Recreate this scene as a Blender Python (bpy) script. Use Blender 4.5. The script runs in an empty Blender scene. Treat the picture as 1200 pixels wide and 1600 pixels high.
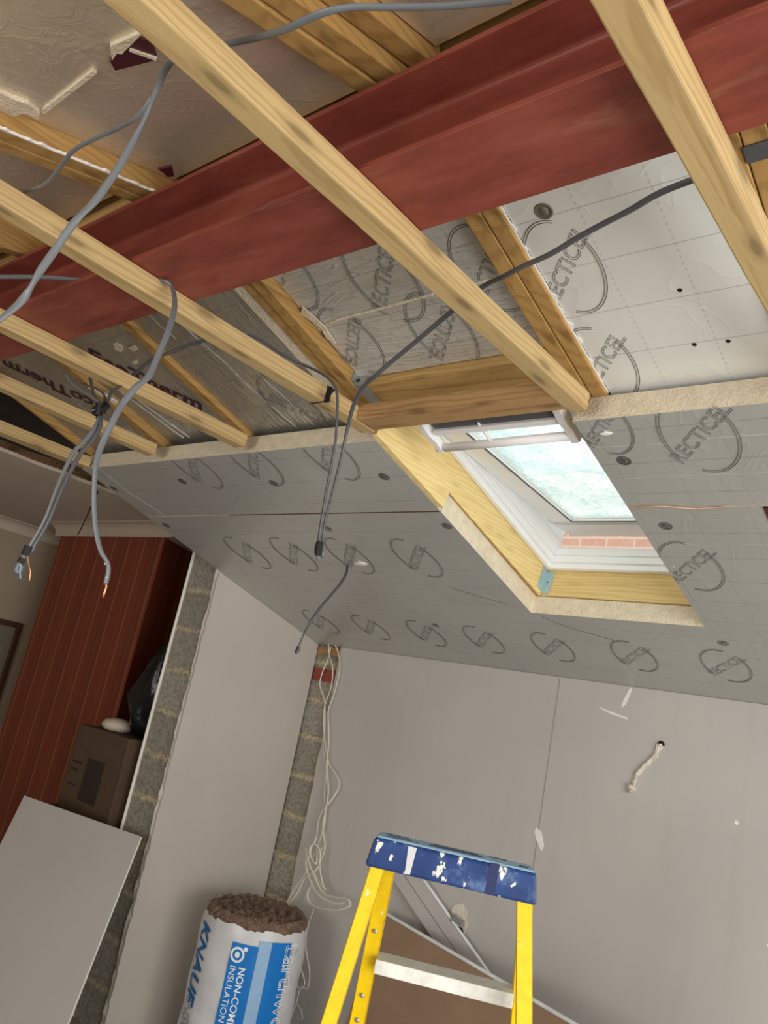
import bpy, bmesh, math, random
from mathutils import Vector, Matrix, Quaternion
random.seed(7)
scene = bpy.context.scene
COL = scene.collection
H = 1.75            # eye level above the floor: all coordinates below are given relative to eye level

# ---------------------------------------------------------------- camera
cam_d = bpy.data.cameras.new('camera'); cam = bpy.data.objects.new('camera', cam_d); COL.objects.link(cam)
RC = ((0.7573940, 0.6231384, 0.1950714), (-0.0134536, 0.3135795, -0.9494666), (-0.6528195, 0.7164959, 0.2458867))
cam_d.sensor_fit = 'VERTICAL'; cam_d.sensor_height = 32.0; cam_d.lens = 24.8544
cam_d.clip_start = 0.02
cam.matrix_world = Matrix(((RC[0][0], -RC[1][0], -RC[2][0], 0), (RC[0][1], -RC[1][1], -RC[2][1], 0), (RC[0][2], -RC[1][2], -RC[2][2], H), (0, 0, 0, 1)))
scene.camera = cam

# ---------------------------------------------------------------- light and exposure
world = bpy.data.worlds.new('overcast_sky'); scene.world = world; world.use_nodes = True
bgn = world.node_tree.nodes['Background']
bgn.inputs['Color'].default_value = (0.93, 0.98, 1.0, 1); bgn.inputs['Strength'].default_value = 2.3
def area(name, loc, direction, sx, sy, power, color):
    d = bpy.data.lights.new(name, 'AREA'); d.shape = 'RECTANGLE'; d.size = sx; d.size_y = sy; d.energy = power; d.color = color
    o = bpy.data.objects.new(name, d); COL.objects.link(o)
    o.location = (loc[0], loc[1], loc[2] + H); o.rotation_euler = Vector(direction).to_track_quat('-Z', 'Y').to_euler()
    return o
area('daylight_patio_opening', (2.34, 0.7, -0.55), (-1, 0, 0.0), 3.1, 2.2, 124, (1.0, 0.99, 0.975))
area('daylight_rear_window', (-1.2, -2.52, -0.35), (0, 1, 0.0), 1.9, 1.2, 52, (1.0, 0.95, 0.88))
area('daylight_front_room_window', (-5.6, -1.92, -0.5), (0, 1, 0.05), 1.2, 0.9, 1.6, (1.0, 0.86, 0.7))
scene.view_settings.view_transform = 'Standard'; scene.view_settings.look = 'None'
scene.view_settings.exposure = 0.0; scene.view_settings.gamma = 1.0; scene.view_settings.use_curve_mapping = False

# ---------------------------------------------------------------- materials
def lin(r, g, b):
    f = lambda c: (c / 255 / 12.92) if c / 255 <= 0.04045 else ((c / 255 + 0.055) / 1.055) ** 2.4
    return (f(r), f(g), f(b), 1)
class NT:
    def __init__(s, name):
        s.m = bpy.data.materials.new(name); s.m.use_nodes = True; s.t = s.m.node_tree; s.p = s.t.nodes['Principled BSDF']
        s.out = s.t.nodes['Material Output']
    def n(s, kind, **kw):
        nd = s.t.nodes.new(kind)
        for k, v in kw.items():
            if k in nd.inputs.keys() if isinstance(k, str) else False: nd.inputs[k].default_value = v
            else: setattr(nd, k, v)
        return nd
    def l(s, a, b): s.t.links.new(a, b)
    def coord(s, scale=(1, 1, 1), world=True):
        # stable coordinates: object space
        tc = s.n('ShaderNodeTexCoord'); mp = s.n('ShaderNodeMapping'); mp.inputs['Scale'].default_value = scale
        s.l(tc.outputs['Object'], mp.inputs['Vector']); return mp.outputs['Vector']
    def noise(s, vec, scale, detail=4, rough=0.55, dist=0.0):
        n = s.n('ShaderNodeTexNoise'); n.inputs['Scale'].default_value = scale; n.inputs['Detail'].default_value = detail
        n.inputs['Roughness'].default_value = rough; n.inputs['Distortion'].default_value = dist
        s.l(vec, n.inputs['Vector']); return n.outputs['Fac']
    def ramp(s, fac, stops):
        r = s.n('ShaderNodeValToRGB'); cr = r.color_ramp
        while len(cr.elements) < len(stops): cr.elements.new(0.5)
        for e, (p, c) in zip(cr.elements, stops): e.position = p; e.color = c
        s.l(fac, r.inputs['Fac']); return r.outputs['Color']
    def mix(s, fac, a, b, mode='MIX'):
        m = s.n('ShaderNodeMix'); m.data_type = 'RGBA'; m.blend_type = mode
        for inp, v in ((m.inputs['Factor'], fac), (m.inputs['A'], a), (m.inputs['B'], b)):
            pass
        def put(sock, v):
            if hasattr(v, 'links') or isinstance(v, bpy.types.NodeSocket): s.l(v, sock)
            else: sock.default_value = v
        put(m.inputs[0], fac); put(m.inputs[6], a); put(m.inputs[7], b)
        return m.outputs[2]
    def math(s, op, a, b=0.0, c=None):
        m = s.n('ShaderNodeMath'); m.operation = op
        for i, v in enumerate((a, b) + ((c,) if c is not None else ())):
            if isinstance(v, bpy.types.NodeSocket): s.l(v, m.inputs[i])
            else: m.inputs[i].default_value = v
        return m.outputs[0]
    def bump(s, h, strength=0.3, dist=0.01, prev=None):
        b = s.n('ShaderNodeBump'); b.inputs['Strength'].default_value = strength; b.inputs['Distance'].default_value = dist
        s.l(h, b.inputs['Height'])
        if prev is not None: s.l(prev, b.inputs['Normal'])
        return b.outputs['Normal']
    def set(s, color=None, rough=None, metal=None, normal=None, spec=None):
        def put(k, v):
            if v is None: return
            if isinstance(v, bpy.types.NodeSocket): s.l(v, s.p.inputs[k])
            else: s.p.inputs[k].default_value = v
        put('Base Color', color); put('Roughness', rough); put('Metallic', metal); put('Normal', normal); put('Specular IOR Level', spec)
        return s.m
W1 = (1, 1, 1, 1); K0 = (0, 0, 0, 1)
def plain(name, rgb, rough=0.6, metal=0.0, var=0.12, scale=9, bump=0.0, bscale=60):
    t = NT(name); v = t.coord(); c = lin(*rgb)
    d = tuple(x * (1 - var) for x in c[:3]) + (1,); u = tuple(min(1, x * (1 + var)) for x in c[:3]) + (1,)
    col = t.ramp(t.noise(v, scale), [(0.3, d), (0.7, u)])
    nm = t.bump(t.noise(v, bscale, 6), bump, 0.01) if bump else None
    return t.set(col, rough, metal, nm)
def wood(name, axis, base, dark, rough=0.65, knots=1.0, fine=1.0):
    t = NT(name); k = {'x': (0.55, 11, 11), 'y': (11, 0.55, 11), 'z': (11, 11, 0.55)}[axis]
    v = t.coord(k); g = t.noise(v, 3.2, 6, 0.6, 0.6)
    col = t.ramp(g, [(0.28, lin(*dark)), (0.46, lin(*base)), (0.62, lin(*base)), (0.8, lin(*[min(255, c + 22) for c in base]))])
    wv = t.n('ShaderNodeTexWave'); wv.wave_type = 'BANDS'; wv.bands_direction = {'x': 'Z', 'y': 'Z', 'z': 'X'}[axis]
    wv.inputs['Scale'].default_value = 9; wv.inputs['Distortion'].default_value = 9; wv.inputs['Detail'].default_value = 3
    v2 = t.coord({'x': (0.35, 2, 2), 'y': (2, 0.35, 2), 'z': (2, 2, 0.35)}[axis]); t.l(v2, wv.inputs['Vector'])
    col = t.mix(t.math('MULTIPLY', t.ramp(wv.outputs['Fac'], [(0.55, K0), (0.95, W1)]), 0.45), col, lin(*dark))
    # knots
    spk = t.n('ShaderNodeSeparateXYZ'); t.l(t.coord(), spk.inputs[0]); cbk = t.n('ShaderNodeCombineXYZ')
    la, ca = (0, 1) if axis == 'x' else (1, 0)
    t.l(t.math('MULTIPLY', t.math('ADD', spk.outputs[ca], spk.outputs[2]), 13.0), cbk.inputs[0]); t.l(t.math('MULTIPLY', spk.outputs[la], 3.7), cbk.inputs[1])
    vo = t.n('ShaderNodeTexVoronoi'); vo.voronoi_dimensions = '2D'; vo.feature = 'F1'; vo.inputs['Scale'].default_value = 1.0; t.l(cbk.outputs[0], vo.inputs['Vector'])
    kn = t.ramp(vo.outputs['Distance'], [(0.07, W1), (0.13, (0.35, 0.35, 0.35, 1)), (0.24, K0)])
    col = t.mix(t.math('MULTIPLY', kn, 0.6 * knots), col, lin(*[c * 0.52 for c in dark]))
    blot = t.noise(t.coord(), 3.0, 3); col = t.mix(t.math('MULTIPLY', blot, 0.25), col, lin(*[c * 0.8 for c in base]))
    return t.set(col, rough, 0, t.bump(g, 0.25 * fine, 0.004), 0.3)
def foil(name, base, rough, crinkle=0.5, streak='none', grid=True, metal=0.85, wr=1.0, specks=0.0):
    t = NT(name); sc = {'none': (1, 1, 1), 'slope': (7, 0.9, 1), 'cross': (0.8, 7, 1)}[streak]
    v = t.coord(sc); v0 = t.coord()
    big = t.noise(v, 2.4 * wr, 3, 0.5, 0.8); fine = t.noise(v0, 95, 3)
    rid = t.noise(v, 4.5 * wr, 2, 0.5, 1.5)
    ridge = t.math('POWER', t.math('SUBTRACT', 1.0, t.math('ABSOLUTE', t.math('MULTIPLY', t.math('SUBTRACT', rid, 0.5), 6.0))), 6.0)
    ridge = t.math('MAXIMUM', ridge, 0.0)
    hgt = t.math('ADD', t.math('MULTIPLY', big, 1.0), t.math('MULTIPLY', fine, 0.06))
    hgt = t.math('ADD', hgt, t.math('MULTIPLY', ridge, 0.35 if grid else 0.12))
    c = lin(*base); col = t.ramp(t.noise(v0, 1.6, 4), [(0.3, tuple(x * 0.86 for x in c[:3]) + (1,)), (0.75, c)])
    if grid:
        sp = t.n('ShaderNodeSeparateXYZ'); t.l(v0, sp.inputs[0])
        gy = t.math('LESS_THAN', t.math('FRACT', t.math('DIVIDE', t.math('ADD', sp.outputs[1], 50.0), 0.140)), 0.018)
        gx = t.math('MULTIPLY', t.math('LESS_THAN', t.math('FRACT', t.math('DIVIDE', t.math('ADD', sp.outputs[0], 50.0), 0.158)), 0.03),
                    t.math('GREATER_THAN', t.math('FRACT', t.math('DIVIDE', t.math('ADD', sp.outputs[1], 50.0), 0.017)), 0.5))
        g = t.math('MAXIMUM', t.math('MULTIPLY', gy, 0.75), t.math('MULTIPLY', gx, 0.4))
        col = t.mix(t.math('MULTIPLY', g, 0.7), col, tuple(x * 0.38 for x in c[:3]) + (1,))
        hgt = t.math('SUBTRACT', hgt, t.math('MULTIPLY', g, 0.15))
    if specks:
        vo = t.n('ShaderNodeTexVoronoi'); vo.inputs['Scale'].default_value = 11; t.l(v0, vo.inputs['Vector'])
        sk = t.math('MULTIPLY', t.math('LESS_THAN', vo.outputs['Distance'], 0.045), t.math('GREATER_THAN', t.noise(v0, 4, 2), 1 - specks))
        col = t.mix(sk, col, (0.8, 0.8, 0.76, 1))
    return t.set(col, rough, metal, t.bump(hgt, crinkle, 0.02))
M = {}
M['joist'] = wood('sawn_pine_joist', 'y', (192, 164, 114), (152, 118, 74))
M['joistx'] = wood('sawn_pine_cross', 'x', (176, 138, 92), (128, 94, 60))
M['rafter'] = wood('treated_rafter', 'y', (188, 148, 88), (150, 108, 56), knots=0.7)
M['rafterx'] = wood('treated_header', 'x', (196, 160, 100), (150, 112, 60), knots=0.7)
M['pine'] = wood('fresh_pine', 'y', (238, 212, 148), (216, 180, 112), knots=0.35)
M['pinex'] = wood('fresh_pine_cross', 'x', (226, 198, 136), (200, 164, 100), knots=0.35)
M['foil_board'] = foil('foil_slope_board', (194, 194, 188), 0.36, 0.12, metal=0.40, specks=0.42)
M['foil_bright'] = foil('foil_bright_panel', (240, 241, 236), 0.45, 0.1, metal=0.25)
M['foil_wrinkle'] = foil('foil_wrinkled_panel', (226, 224, 216), 0.36, 0.45, 'cross', metal=0.45, wr=1.0)
M['foil_dark'] = foil('foil_streaky_panel', (196, 192, 182), 0.27, 0.5, 'slope', metal=0.7)
M['foil_near'] = foil('foil_near_slope_panel', (228, 216, 196), 0.33, 0.30, 'none', grid=False, metal=0.6, wr=3.2)
M['logo'] = plain('printed_grey_ink', (104, 104, 102), 0.5, 0.3)
M['maroon'] = plain('printed_maroon_ink', (72, 14, 34), 0.5, 0.0)
M['foam'] = plain('cream_foam_core', (226, 212, 186), 0.9, 0, 0.1, 30, 0.8, 120)
t = NT('red_oxide_steel'); v = t.coord((0.7, 3, 3)); n1 = t.noise(v, 4, 6, 0.65)
c = t.ramp(n1, [(0.25, lin(92, 42, 34)), (0.5, lin(128, 60, 48)), (0.72, lin(146, 78, 64))])
sm = t.ramp(t.noise(t.coord((0.5, 2.2, 2.2)), 5, 5, 0.7, 1.2), [(0.58, K0), (0.72, W1)])
c = t.mix(t.math('MULTIPLY', sm, 0.35), c, lin(150, 116, 96))
M['steel'] = t.set(c, 0.5, 0, t.bump(n1, 0.1, 0.005), 0.4)
M['plaster'] = plain('bare_pink_grey_plasterboard', (190, 181, 172), 0.75, 0, 0.05, 2.2)
t = NT('grey_plasterboard_lining'); v = t.coord()
c = t.ramp(t.noise(v, 0.9, 3), [(0.3, lin(178, 172, 168)), (0.7, lin(190, 186, 180))])
st = t.ramp(t.noise(t.coord((7, 7, 0.8)), 1.5, 5), [(0.55, K0), (0.8, W1)]); c = t.mix(t.math('MULTIPLY', st, 0.18), c, lin(150, 142, 132))
vo = t.n('ShaderNodeTexVoronoi'); vo.inputs['Scale'].default_value = 4.2; t.l(v, vo.inputs['Vector'])
sk = t.math('MULTIPLY', t.math('LESS_THAN', vo.outputs['Distance'], 0.035), t.math('GREATER_THAN', t.noise(v, 5, 2), 0.5))
c = t.mix(sk, c, lin(235, 232, 226)); M['lining'] = t.set(c, 0.7, 0, t.bump(t.noise(v, 25, 3), 0.05, 0.004))
M['white_sheet'] = plain('white_faced_sheet', (186, 180, 177), 0.55, 0, 0.03, 2)
M['white_edge'] = plain('plaster_core_edge', (236, 232, 224), 0.8, 0, 0.05, 20)
M['brown_paper'] = plain('brown_paper_backing', (158, 130, 104), 0.8, 0, 0.07, 5)
M['plaster_old'] = plain('rough_plaster_edge', (214, 204, 190), 0.9, 0, 0.15, 25, 0.7, 60)
def blocks(name, tint=1.0):
    t = NT(name); tc = t.n('ShaderNodeTexCoord'); sp = t.n('ShaderNodeSeparateXYZ'); t.l(tc.outputs['Object'], sp.inputs[0])
    cb = t.n('ShaderNodeCombineXYZ'); t.l(t.math('ADD', sp.outputs[0], sp.outputs[1]), cb.inputs[0]); t.l(sp.outputs[2], cb.inputs[1])
    br = t.n('ShaderNodeTexBrick'); br.inputs['Scale'].default_value = 1.0; br.inputs['Brick Width'].default_value = 40.0
    br.inputs['Row Height'].default_value = 0.225; br.inputs['Mortar Size'].default_value = 0.026; br.inputs['Mortar Smooth'].default_value = 0.9
    wob = t.n('ShaderNodeVectorMath'); wob.operation = 'ADD'
    nz = t.n('ShaderNodeTexNoise'); nz.inputs['Scale'].default_value = 9; t.l(tc.outputs['Object'], nz.inputs['Vector'])
    scl = t.n('ShaderNodeVectorMath'); scl.operation = 'SCALE'; scl.inputs['Scale'].default_value = 0.05; t.l(nz.outputs['Color'], scl.inputs[0])
    t.l(cb.outputs[0], wob.inputs[0]); t.l(scl.outputs[0], wob.inputs[1]); t.l(wob.outputs[0], br.inputs['Vector'])
    br.inputs['Color1'].default_value = lin(160 * tint, 154 * tint, 142 * tint); br.inputs['Color2'].default_value = lin(142 * tint, 136 * tint, 124 * tint)
    br.inputs['Mortar'].default_value = lin(188 * tint, 174 * tint, 144 * tint)
    n = t.noise(tc.outputs['Object'], 55, 6, 0.7); sp2 = t.noise(tc.outputs['Object'], 9, 5, 0.7)
    c = t.mix(t.ramp(n, [(0.42, K0), (0.62, W1)]), br.outputs['Color'], lin(118, 113, 100))
    c = t.mix(t.ramp(sp2, [(0.60, K0), (0.68, (0.7, 0.7, 0.7, 1))]), c, lin(190, 184, 170))
    c = t.mix(0.35, c, br.outputs['Color'])
    return t.set(c, 0.95, 0, t.bump(t.math('ADD', n, t.math('MULTIPLY', br.outputs['Fac'], -0.8)), 0.9, 0.02))
M['block'] = blocks('grey_concrete_blockwork', 1.2)
t = NT('red_house_brick'); tc = t.n('ShaderNodeTexCoord'); sp = t.n('ShaderNodeSeparateXYZ'); t.l(tc.outputs['Object'], sp.inputs[0])
cb = t.n('ShaderNodeCombineXYZ'); t.l(sp.outputs[0], cb.inputs[0]); t.l(sp.outputs[2], cb.inputs[1])
br = t.n('ShaderNodeTexBrick'); br.inputs['Scale'].default_value = 1; br.inputs['Brick Width'].default_value = 0.225; br.inputs['Row Height'].default_value = 0.075
br.inputs['Mortar Size'].default_value = 0.009; t.l(cb.outputs[0], br.inputs['Vector'])
br.inputs['Color1'].default_value = lin(158, 98, 82); br.inputs['Color2'].default_value = lin(190, 132, 100); br.inputs['Mortar'].default_value = lin(196, 186, 172)
M['brick'] = t.set(t.mix(t.math('MULTIPLY', t.noise(tc.outputs['Object'], 22, 5, 0.7), 1.1), br.outputs['Color'], lin(196, 160, 140)), 0.9)
t = NT('red_striped_wallpaper'); tc = t.n('ShaderNodeTexCoord'); sp = t.n('ShaderNodeSeparateXYZ'); t.l(tc.outputs['Object'], sp.inputs[0])
u = t.math('ADD', t.math('ADD', sp.outputs[0], sp.outputs[1]), 40.0)
s1 = t.math('LESS_THAN', t.math('FRACT', t.math('DIVIDE', u, 0.19)), 0.10)
s2 = t.math('LESS_THAN', t.math('FRACT', t.math('DIVIDE', t.math('ADD', u, 0.06), 0.19)), 0.06)
s3 = t.math('LESS_THAN', t.math('FRACT', t.math('DIVIDE', t.math('ADD', u, 0.1), 0.38)), 0.3)
c = t.mix(t.math('MULTIPLY', s3, 0.4), lin(128, 56, 32), lin(100, 42, 24))
c = t.mix(t.math('MULTIPLY', s1, 0.7), c, lin(150, 100, 70)); c = t.mix(t.math('MULTIPLY', s2, 0.4), c, lin(140, 92, 64))
M['wallpaper'] = t.set(c, 0.7)
M['old_plaster'] = plain('painted_plaster', (168, 152, 130), 0.85, 0, 0.05, 3)
M['old_ceiling'] = plain('painted_ceiling', (196, 182, 164), 0.85, 0, 0.05, 3)
M['lath'] = wood('splintered_lath', 'y', (120, 88, 58), (60, 42, 28))
M['dark'] = plain('loft_void_dark', (58, 50, 44), 0.95)  # dark colour stands in for the unlit void above the far ceiling
M['felt'] = plain('roof_deck_boards', (96, 84, 70), 0.9)
M['floor'] = plain('dusty_concrete_screed', (140, 134, 126), 0.85, 0, 0.15, 4)
M['upvc'] = plain('white_painted_frame', (246, 248, 248), 0.3, 0, 0.02, 3)
M['upvc2'] = plain('white_handle_plastic', (232, 228, 226), 0.35, 0, 0.02, 3)
M['greyrub'] = plain('dark_grey_seal', (84, 84, 86), 0.5)
t = NT('wet_obscured_glass'); v = t.coord(); n = t.noise(v, 55, 4, 0.6, 0.8); n2 = t.noise(t.coord((1, 1, 1)), 7, 4, 0.6)
t.t.nodes.remove(t.p)
tr = t.n('ShaderNodeBsdfTranslucent'); tp = t.n('ShaderNodeBsdfTransparent'); gl = t.n('ShaderNodeBsdfGlossy'); gl.inputs['Roughness'].default_value = 0.15
col = t.ramp(t.math('ADD', t.math('MULTIPLY', n, 0.6), t.math('MULTIPLY', n2, 0.4)), [(0.38, lin(190, 202, 200)), (0.52, lin(214, 222, 216)), (0.60, lin(252, 250, 240))])
t.l(col, tr.inputs['Color']); tp.inputs['Color'].default_value = (0.84, 0.88, 0.87, 1)
nb = t.bump(n, 0.6, 0.01); t.l(nb, tr.inputs['Normal']); t.l(nb, gl.inputs['Normal'])
m1 = t.n('ShaderNodeMixShader'); m1.inputs[0].default_value = 0.28; t.l(tr.outputs[0], m1.inputs[1]); t.l(tp.outputs[0], m1.inputs[2])
m2 = t.n('ShaderNodeMixShader'); m2.inputs[0].default_value = 0.07; t.l(m1.outputs[0], m2.inputs[1]); t.l(gl.outputs[0], m2.inputs[2]); t.l(m2.outputs[0], t.out.inputs[0])
M['glass'] = t.m
M['cable'] = plain('grey_twin_cable', (104, 107, 111), 0.38, 0, 0.04)
M['cable_dark'] = plain('dark_grey_cable', (80, 80, 84), 0.38, 0, 0.04)
M['cable_white'] = plain('old_white_cable', (216, 208, 192), 0.5, 0, 0.05)
M['tape'] = plain('black_tape', (20, 20, 20), 0.4)
M['copper'] = plain('bare_copper', (224, 150, 108), 0.3, 0.7)
M['core_blue'] = plain('blue_core', (120, 160, 190), 0.4)
M['core_brown'] = plain('brown_core', (150, 104, 78), 0.4)
M['galv'] = plain('galvanised_metal', (188, 190, 190), 0.35, 0.85, 0.12, 14)
M['galvblue'] = plain('galvanised_metal_primed', (176, 204, 210), 0.4, 0.5, 0.12, 14)
t = NT('yellow_fibreglass'); v = t.coord(); c = t.ramp(t.noise(v, 40, 4), [(0.4, lin(238, 196, 4)), (0.7, lin(246, 208, 14))])
sk = t.ramp(t.noise(t.coord((1, 1, 0.4)), 38, 3, 0.5), [(0.70, K0), (0.74, W1)]); c = t.mix(t.math('MULTIPLY', sk, 0.7), c, lin(244, 236, 190))
dk = t.ramp(t.noise(v, 23, 2), [(0.73, K0), (0.78, W1)]); c = t.mix(t.math('MULTIPLY', dk, 0.5), c, lin(150, 120, 30))
M['yellow'] = t.set(c, 0.4)
t = NT('blue_plastic_paint_spattered'); v = t.coord(); c = t.ramp(t.noise(v, 12, 3), [(0.3, lin(20, 46, 100)), (0.7, lin(34, 66, 124))])
h = t.ramp(t.noise(v, 14, 6, 0.75), [(0.55, K0), (0.7, (0.6, 0.6, 0.6, 1))]); c = t.mix(t.math('MULTIPLY', h, 0.55), c, lin(150, 176, 204))
sk = t.ramp(t.noise(t.coord((1, 1, 0.6)), 34, 3, 0.6), [(0.60, K0), (0.63, W1)]); c = t.mix(sk, c, lin(226, 226, 214))
M['blue'] = t.set(c, 0.45, 0, None, 0.4)
t = NT('paint_dusted_aluminium'); v = t.coord(); c = t.ramp(t.noise(v, 30, 6, 0.7), [(0.3, lin(206, 206, 196)), (0.6, lin(232, 232, 226))])
M['tread'] = t.set(c, 0.5, 0.15)
M['wrap'] = plain('pale_grey_plastic_wrap', (206, 206, 208), 0.35, 0, 0.07, 14, 0.25, 18)
M['wrap_blue'] = plain('blue_printed_wrap', (8, 118, 200), 0.35, 0, 0.06, 14, 0.25, 18)
M['wrap_pale'] = plain('pale_blue_printed_wrap', (150, 186, 222), 0.35, 0, 0.06, 20, 0.25, 18)
M['ink_navy'] = plain('deep_blue_lettering', (0, 92, 158), 0.4)
M['ink_grey'] = plain('grey_lettering', (150, 152, 156), 0.4)
M['ink_white'] = plain('white_lettering', (238, 242, 246), 0.4)
t = NT('brown_mineral_wool'); v = t.coord(); n = t.noise(v, 42, 8, 0.75); c = t.ramp(n, [(0.3, lin(92, 70, 56)), (0.5, lin(150, 122, 102)), (0.7, lin(190, 164, 144))])
M['wool'] = t.set(c, 1.0, 0, t.bump(n, 1.0, 0.03))
M['card'] = plain('brown_cardboard', (84, 64, 46), 0.85)
M['card_ink'] = plain('dark_carton_print', (46, 34, 28), 0.8)
M['bin_bag'] = plain('black_polythene', (12, 12, 14), 0.25, 0, 0.1, 10, 0.8, 14)
M['frame_wood'] = plain('dark_brown_frame', (74, 40, 24), 0.5)
M['picture'] = plain('dusty_picture_print', (122, 112, 98), 0.6)
M['screw'] = plain('steel_screw', (150, 150, 150), 0.3, 0.9)
M['black_hole'] = plain('hole_shade_and_cord_black', (20, 18, 16), 0.9)  # near-black paints the shade inside holes and gaps; also colours the cord

# ---------------------------------------------------------------- mesh tools
TH = math.radians(15.2); CT, ST = math.cos(TH), math.sin(TH)
def SL(u, v, w):        # far roof slope: u along the eaves, v down the slope, w square to it (0 = room face of the lower boards)
    return (u, 1.76 + v * CT + w * ST, 0.85 - v * ST + w * CT)
RY, RZ = 0.905, 1.150
def NS(u, v, w):        # near roof slope: v down the slope from the ridge towards the viewer, w = 0 at the rafter undersides
    return (u, RY - v * CT - w * ST, RZ - v * ST + w * CT)
ID = lambda x, y, z: (x, y, z)
class MB:
    def __init__(s): s.v = []; s.f = []; s.mi = []; s.cur = 0
    def add(s, vs, fs):
        b = len(s.v); s.v += [tuple(p) for p in vs]
        for f in fs: s.f.append(tuple(i + b for i in f)); s.mi.append(s.cur)
        return s
    def box(s, a0, a1, b0, b1, c0, c1, f=ID):
        P = [f(a, b, c) for c in (c0, c1) for b in (b0, b1) for a in (a0, a1)]
        s.add(P, [(0, 2, 3, 1), (4, 5, 7, 6), (0, 1, 5, 4), (2, 6, 7, 3), (0, 4, 6, 2), (1, 3, 7, 5)]); return s
    def hexa(s, P):  # 4 lower, 4 upper, both in the same turning order
        s.add(P, [(3, 2, 1, 0), (4, 5, 6, 7), (0, 1, 5, 4), (1, 2, 6, 5), (2, 3, 7, 6), (3, 0, 4, 7)]); return s
    def prism(s, poly, c0, c1, f=ID):   # polygon in (a, b), extruded along c
        n = len(poly); P = [f(a, b, c0) for a, b in poly] + [f(a, b, c1) for a, b in poly]
        s.add(P, [tuple(range(n - 1, -1, -1)), tuple(range(n, 2 * n))] + [(i, (i + 1) % n, n + (i + 1) % n, n + i) for i in range(n)]); return s
    def tube(s, pts, r, r2=None, seg=8, caps=True, side=None, rad=None):
        pts = [Vector(p) for p in pts]; n = len(pts); r2 = r2 or r; rings = []
        up = Vector(side) if side else Vector((0.3, 0.2, 1)).normalized()
        for i, p in enumerate(pts):
            d = (pts[min(i + 1, n - 1)] - pts[max(i - 1, 0)]).normalized()
            a = d.cross(up)
            if a.length < 1e-3: a = d.cross(Vector((1, 0, 0)))
            a.normalize(); b = a.cross(d).normalized(); k = rad[i] if rad else 1.0
            rings.append([p + a * (r * k * math.cos(t)) + b * (r2 * k * math.sin(t)) for t in [2 * math.pi * j / seg for j in range(seg)]])
        vs = [q for R_ in rings for q in R_]; fs = []
        for i in range(n - 1):
            for j in range(seg): fs.append((i * seg + j, i * seg + (j + 1) % seg, (i + 1) * seg + (j + 1) % seg, (i + 1) * seg + j))
        if caps: fs += [tuple(range(seg - 1, -1, -1)), tuple((n - 1) * seg + j for j in range(seg))]
        s.add(vs, fs); return s
    def lathe(s, prof, center, axis=(0, 0, 1), seg=20):
        q = Vector((0, 0, 1)).rotation_difference(Vector(axis)); c = Vector(center); vs = []; fs = []; n = len(prof)
        for i, (r, h) in enumerate(prof):
            for j in range(seg):
                t_ = 2 * math.pi * j / seg; vs.append(c + q @ Vector((r * math.cos(t_), r * math.sin(t_), h)))
        for i in range(n - 1):
            for j in range(seg): fs.append((i * seg + j, i * seg + (j + 1) % seg, (i + 1) * seg + (j + 1) % seg, (i + 1) * seg + j))
        fs += [tuple(range(seg - 1, -1, -1)), tuple((n - 1) * seg + j for j in range(seg))]
        s.add(vs, fs); return s
    def build(s, name, mat, parent=None, label=None, cat=None, group=None, kind=None, bevel=0, smooth=False, subsurf=0):
        mats = mat if isinstance(mat, list) else [mat]
        xs = [p[0] for p in s.v]; ys = [p[1] for p in s.v]; zs = [p[2] for p in s.v]
        o0 = Vector(((min(xs) + max(xs)) / 2, (min(ys) + max(ys)) / 2, min(zs)))
        me = bpy.data.meshes.new(name); me.from_pydata([tuple(Vector(p) - o0) for p in s.v], [], s.f)
        for m in mats: me.materials.append(m)
        for p, i in zip(me.polygons, s.mi): p.material_index = i; p.use_smooth = smooth
        bm = bmesh.new(); bm.from_mesh(me); bmesh.ops.recalc_face_normals(bm, faces=bm.faces); bm.to_mesh(me); bm.free()
        o = bpy.data.objects.new(name, me); COL.objects.link(o)
        wl = o0 + Vector((0, 0, H))
        if parent is not None:
            o.parent = parent; o.location = wl - WL[parent.name]
        else: o.location = wl
        WL[o.name] = wl
        if bevel:
            b = o.modifiers.new('bevel', 'BEVEL'); b.width = bevel; b.segments = 2; b.limit_method = 'ANGLE'
        if subsurf:
            b = o.modifiers.new('sub', 'SUBSURF'); b.levels = subsurf; b.render_levels = subsurf
        tag(o, label, cat, group, kind); return o
WL = {}
def tag(o, label=None, cat=None, group=None, kind=None):
    if label: o['label'] = label
    if cat: o['category'] = cat
    if group: o['group'] = group
    if kind: o['kind'] = kind
def thing(name, loc, label, cat, group=None):
    o = bpy.data.objects.new(name, None); COL.objects.link(o); o.empty_display_size = 0.05
    o.location = Vector(loc) + Vector((0, 0, H)); WL[o.name] = Vector(loc) + Vector((0, 0, H)); tag(o, label, cat, group); return o
def text2d(txt, size, outline=0.0, bold=0.0, shear=0.0, space=1.0):
    cu = bpy.data.curves.new('t', 'FONT'); cu.body = txt; cu.size = size; cu.align_x = 'CENTER'; cu.align_y = 'CENTER'; cu.shear = shear
    cu.space_character = space; cu.resolution_u = 3
    if outline: cu.fill_mode = 'NONE'; cu.bevel_depth = outline; cu.bevel_resolution = 0
    elif bold: cu.offset = bold
    o = bpy.data.objects.new('t', cu); COL.objects.link(o); bpy.context.view_layer.update()
    me = o.to_mesh(); vs = [tuple(v.co) for v in me.vertices]; fs = [tuple(p.vertices) for p in me.polygons]
    o.to_mesh_clear(); bpy.data.objects.remove(o); bpy.data.curves.remove(cu)
    return vs, fs
def put_text(mb, tx, fn):
    vs, fs = tx; mb.add([fn(x, y, z) for x, y, z in vs], fs)
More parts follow.
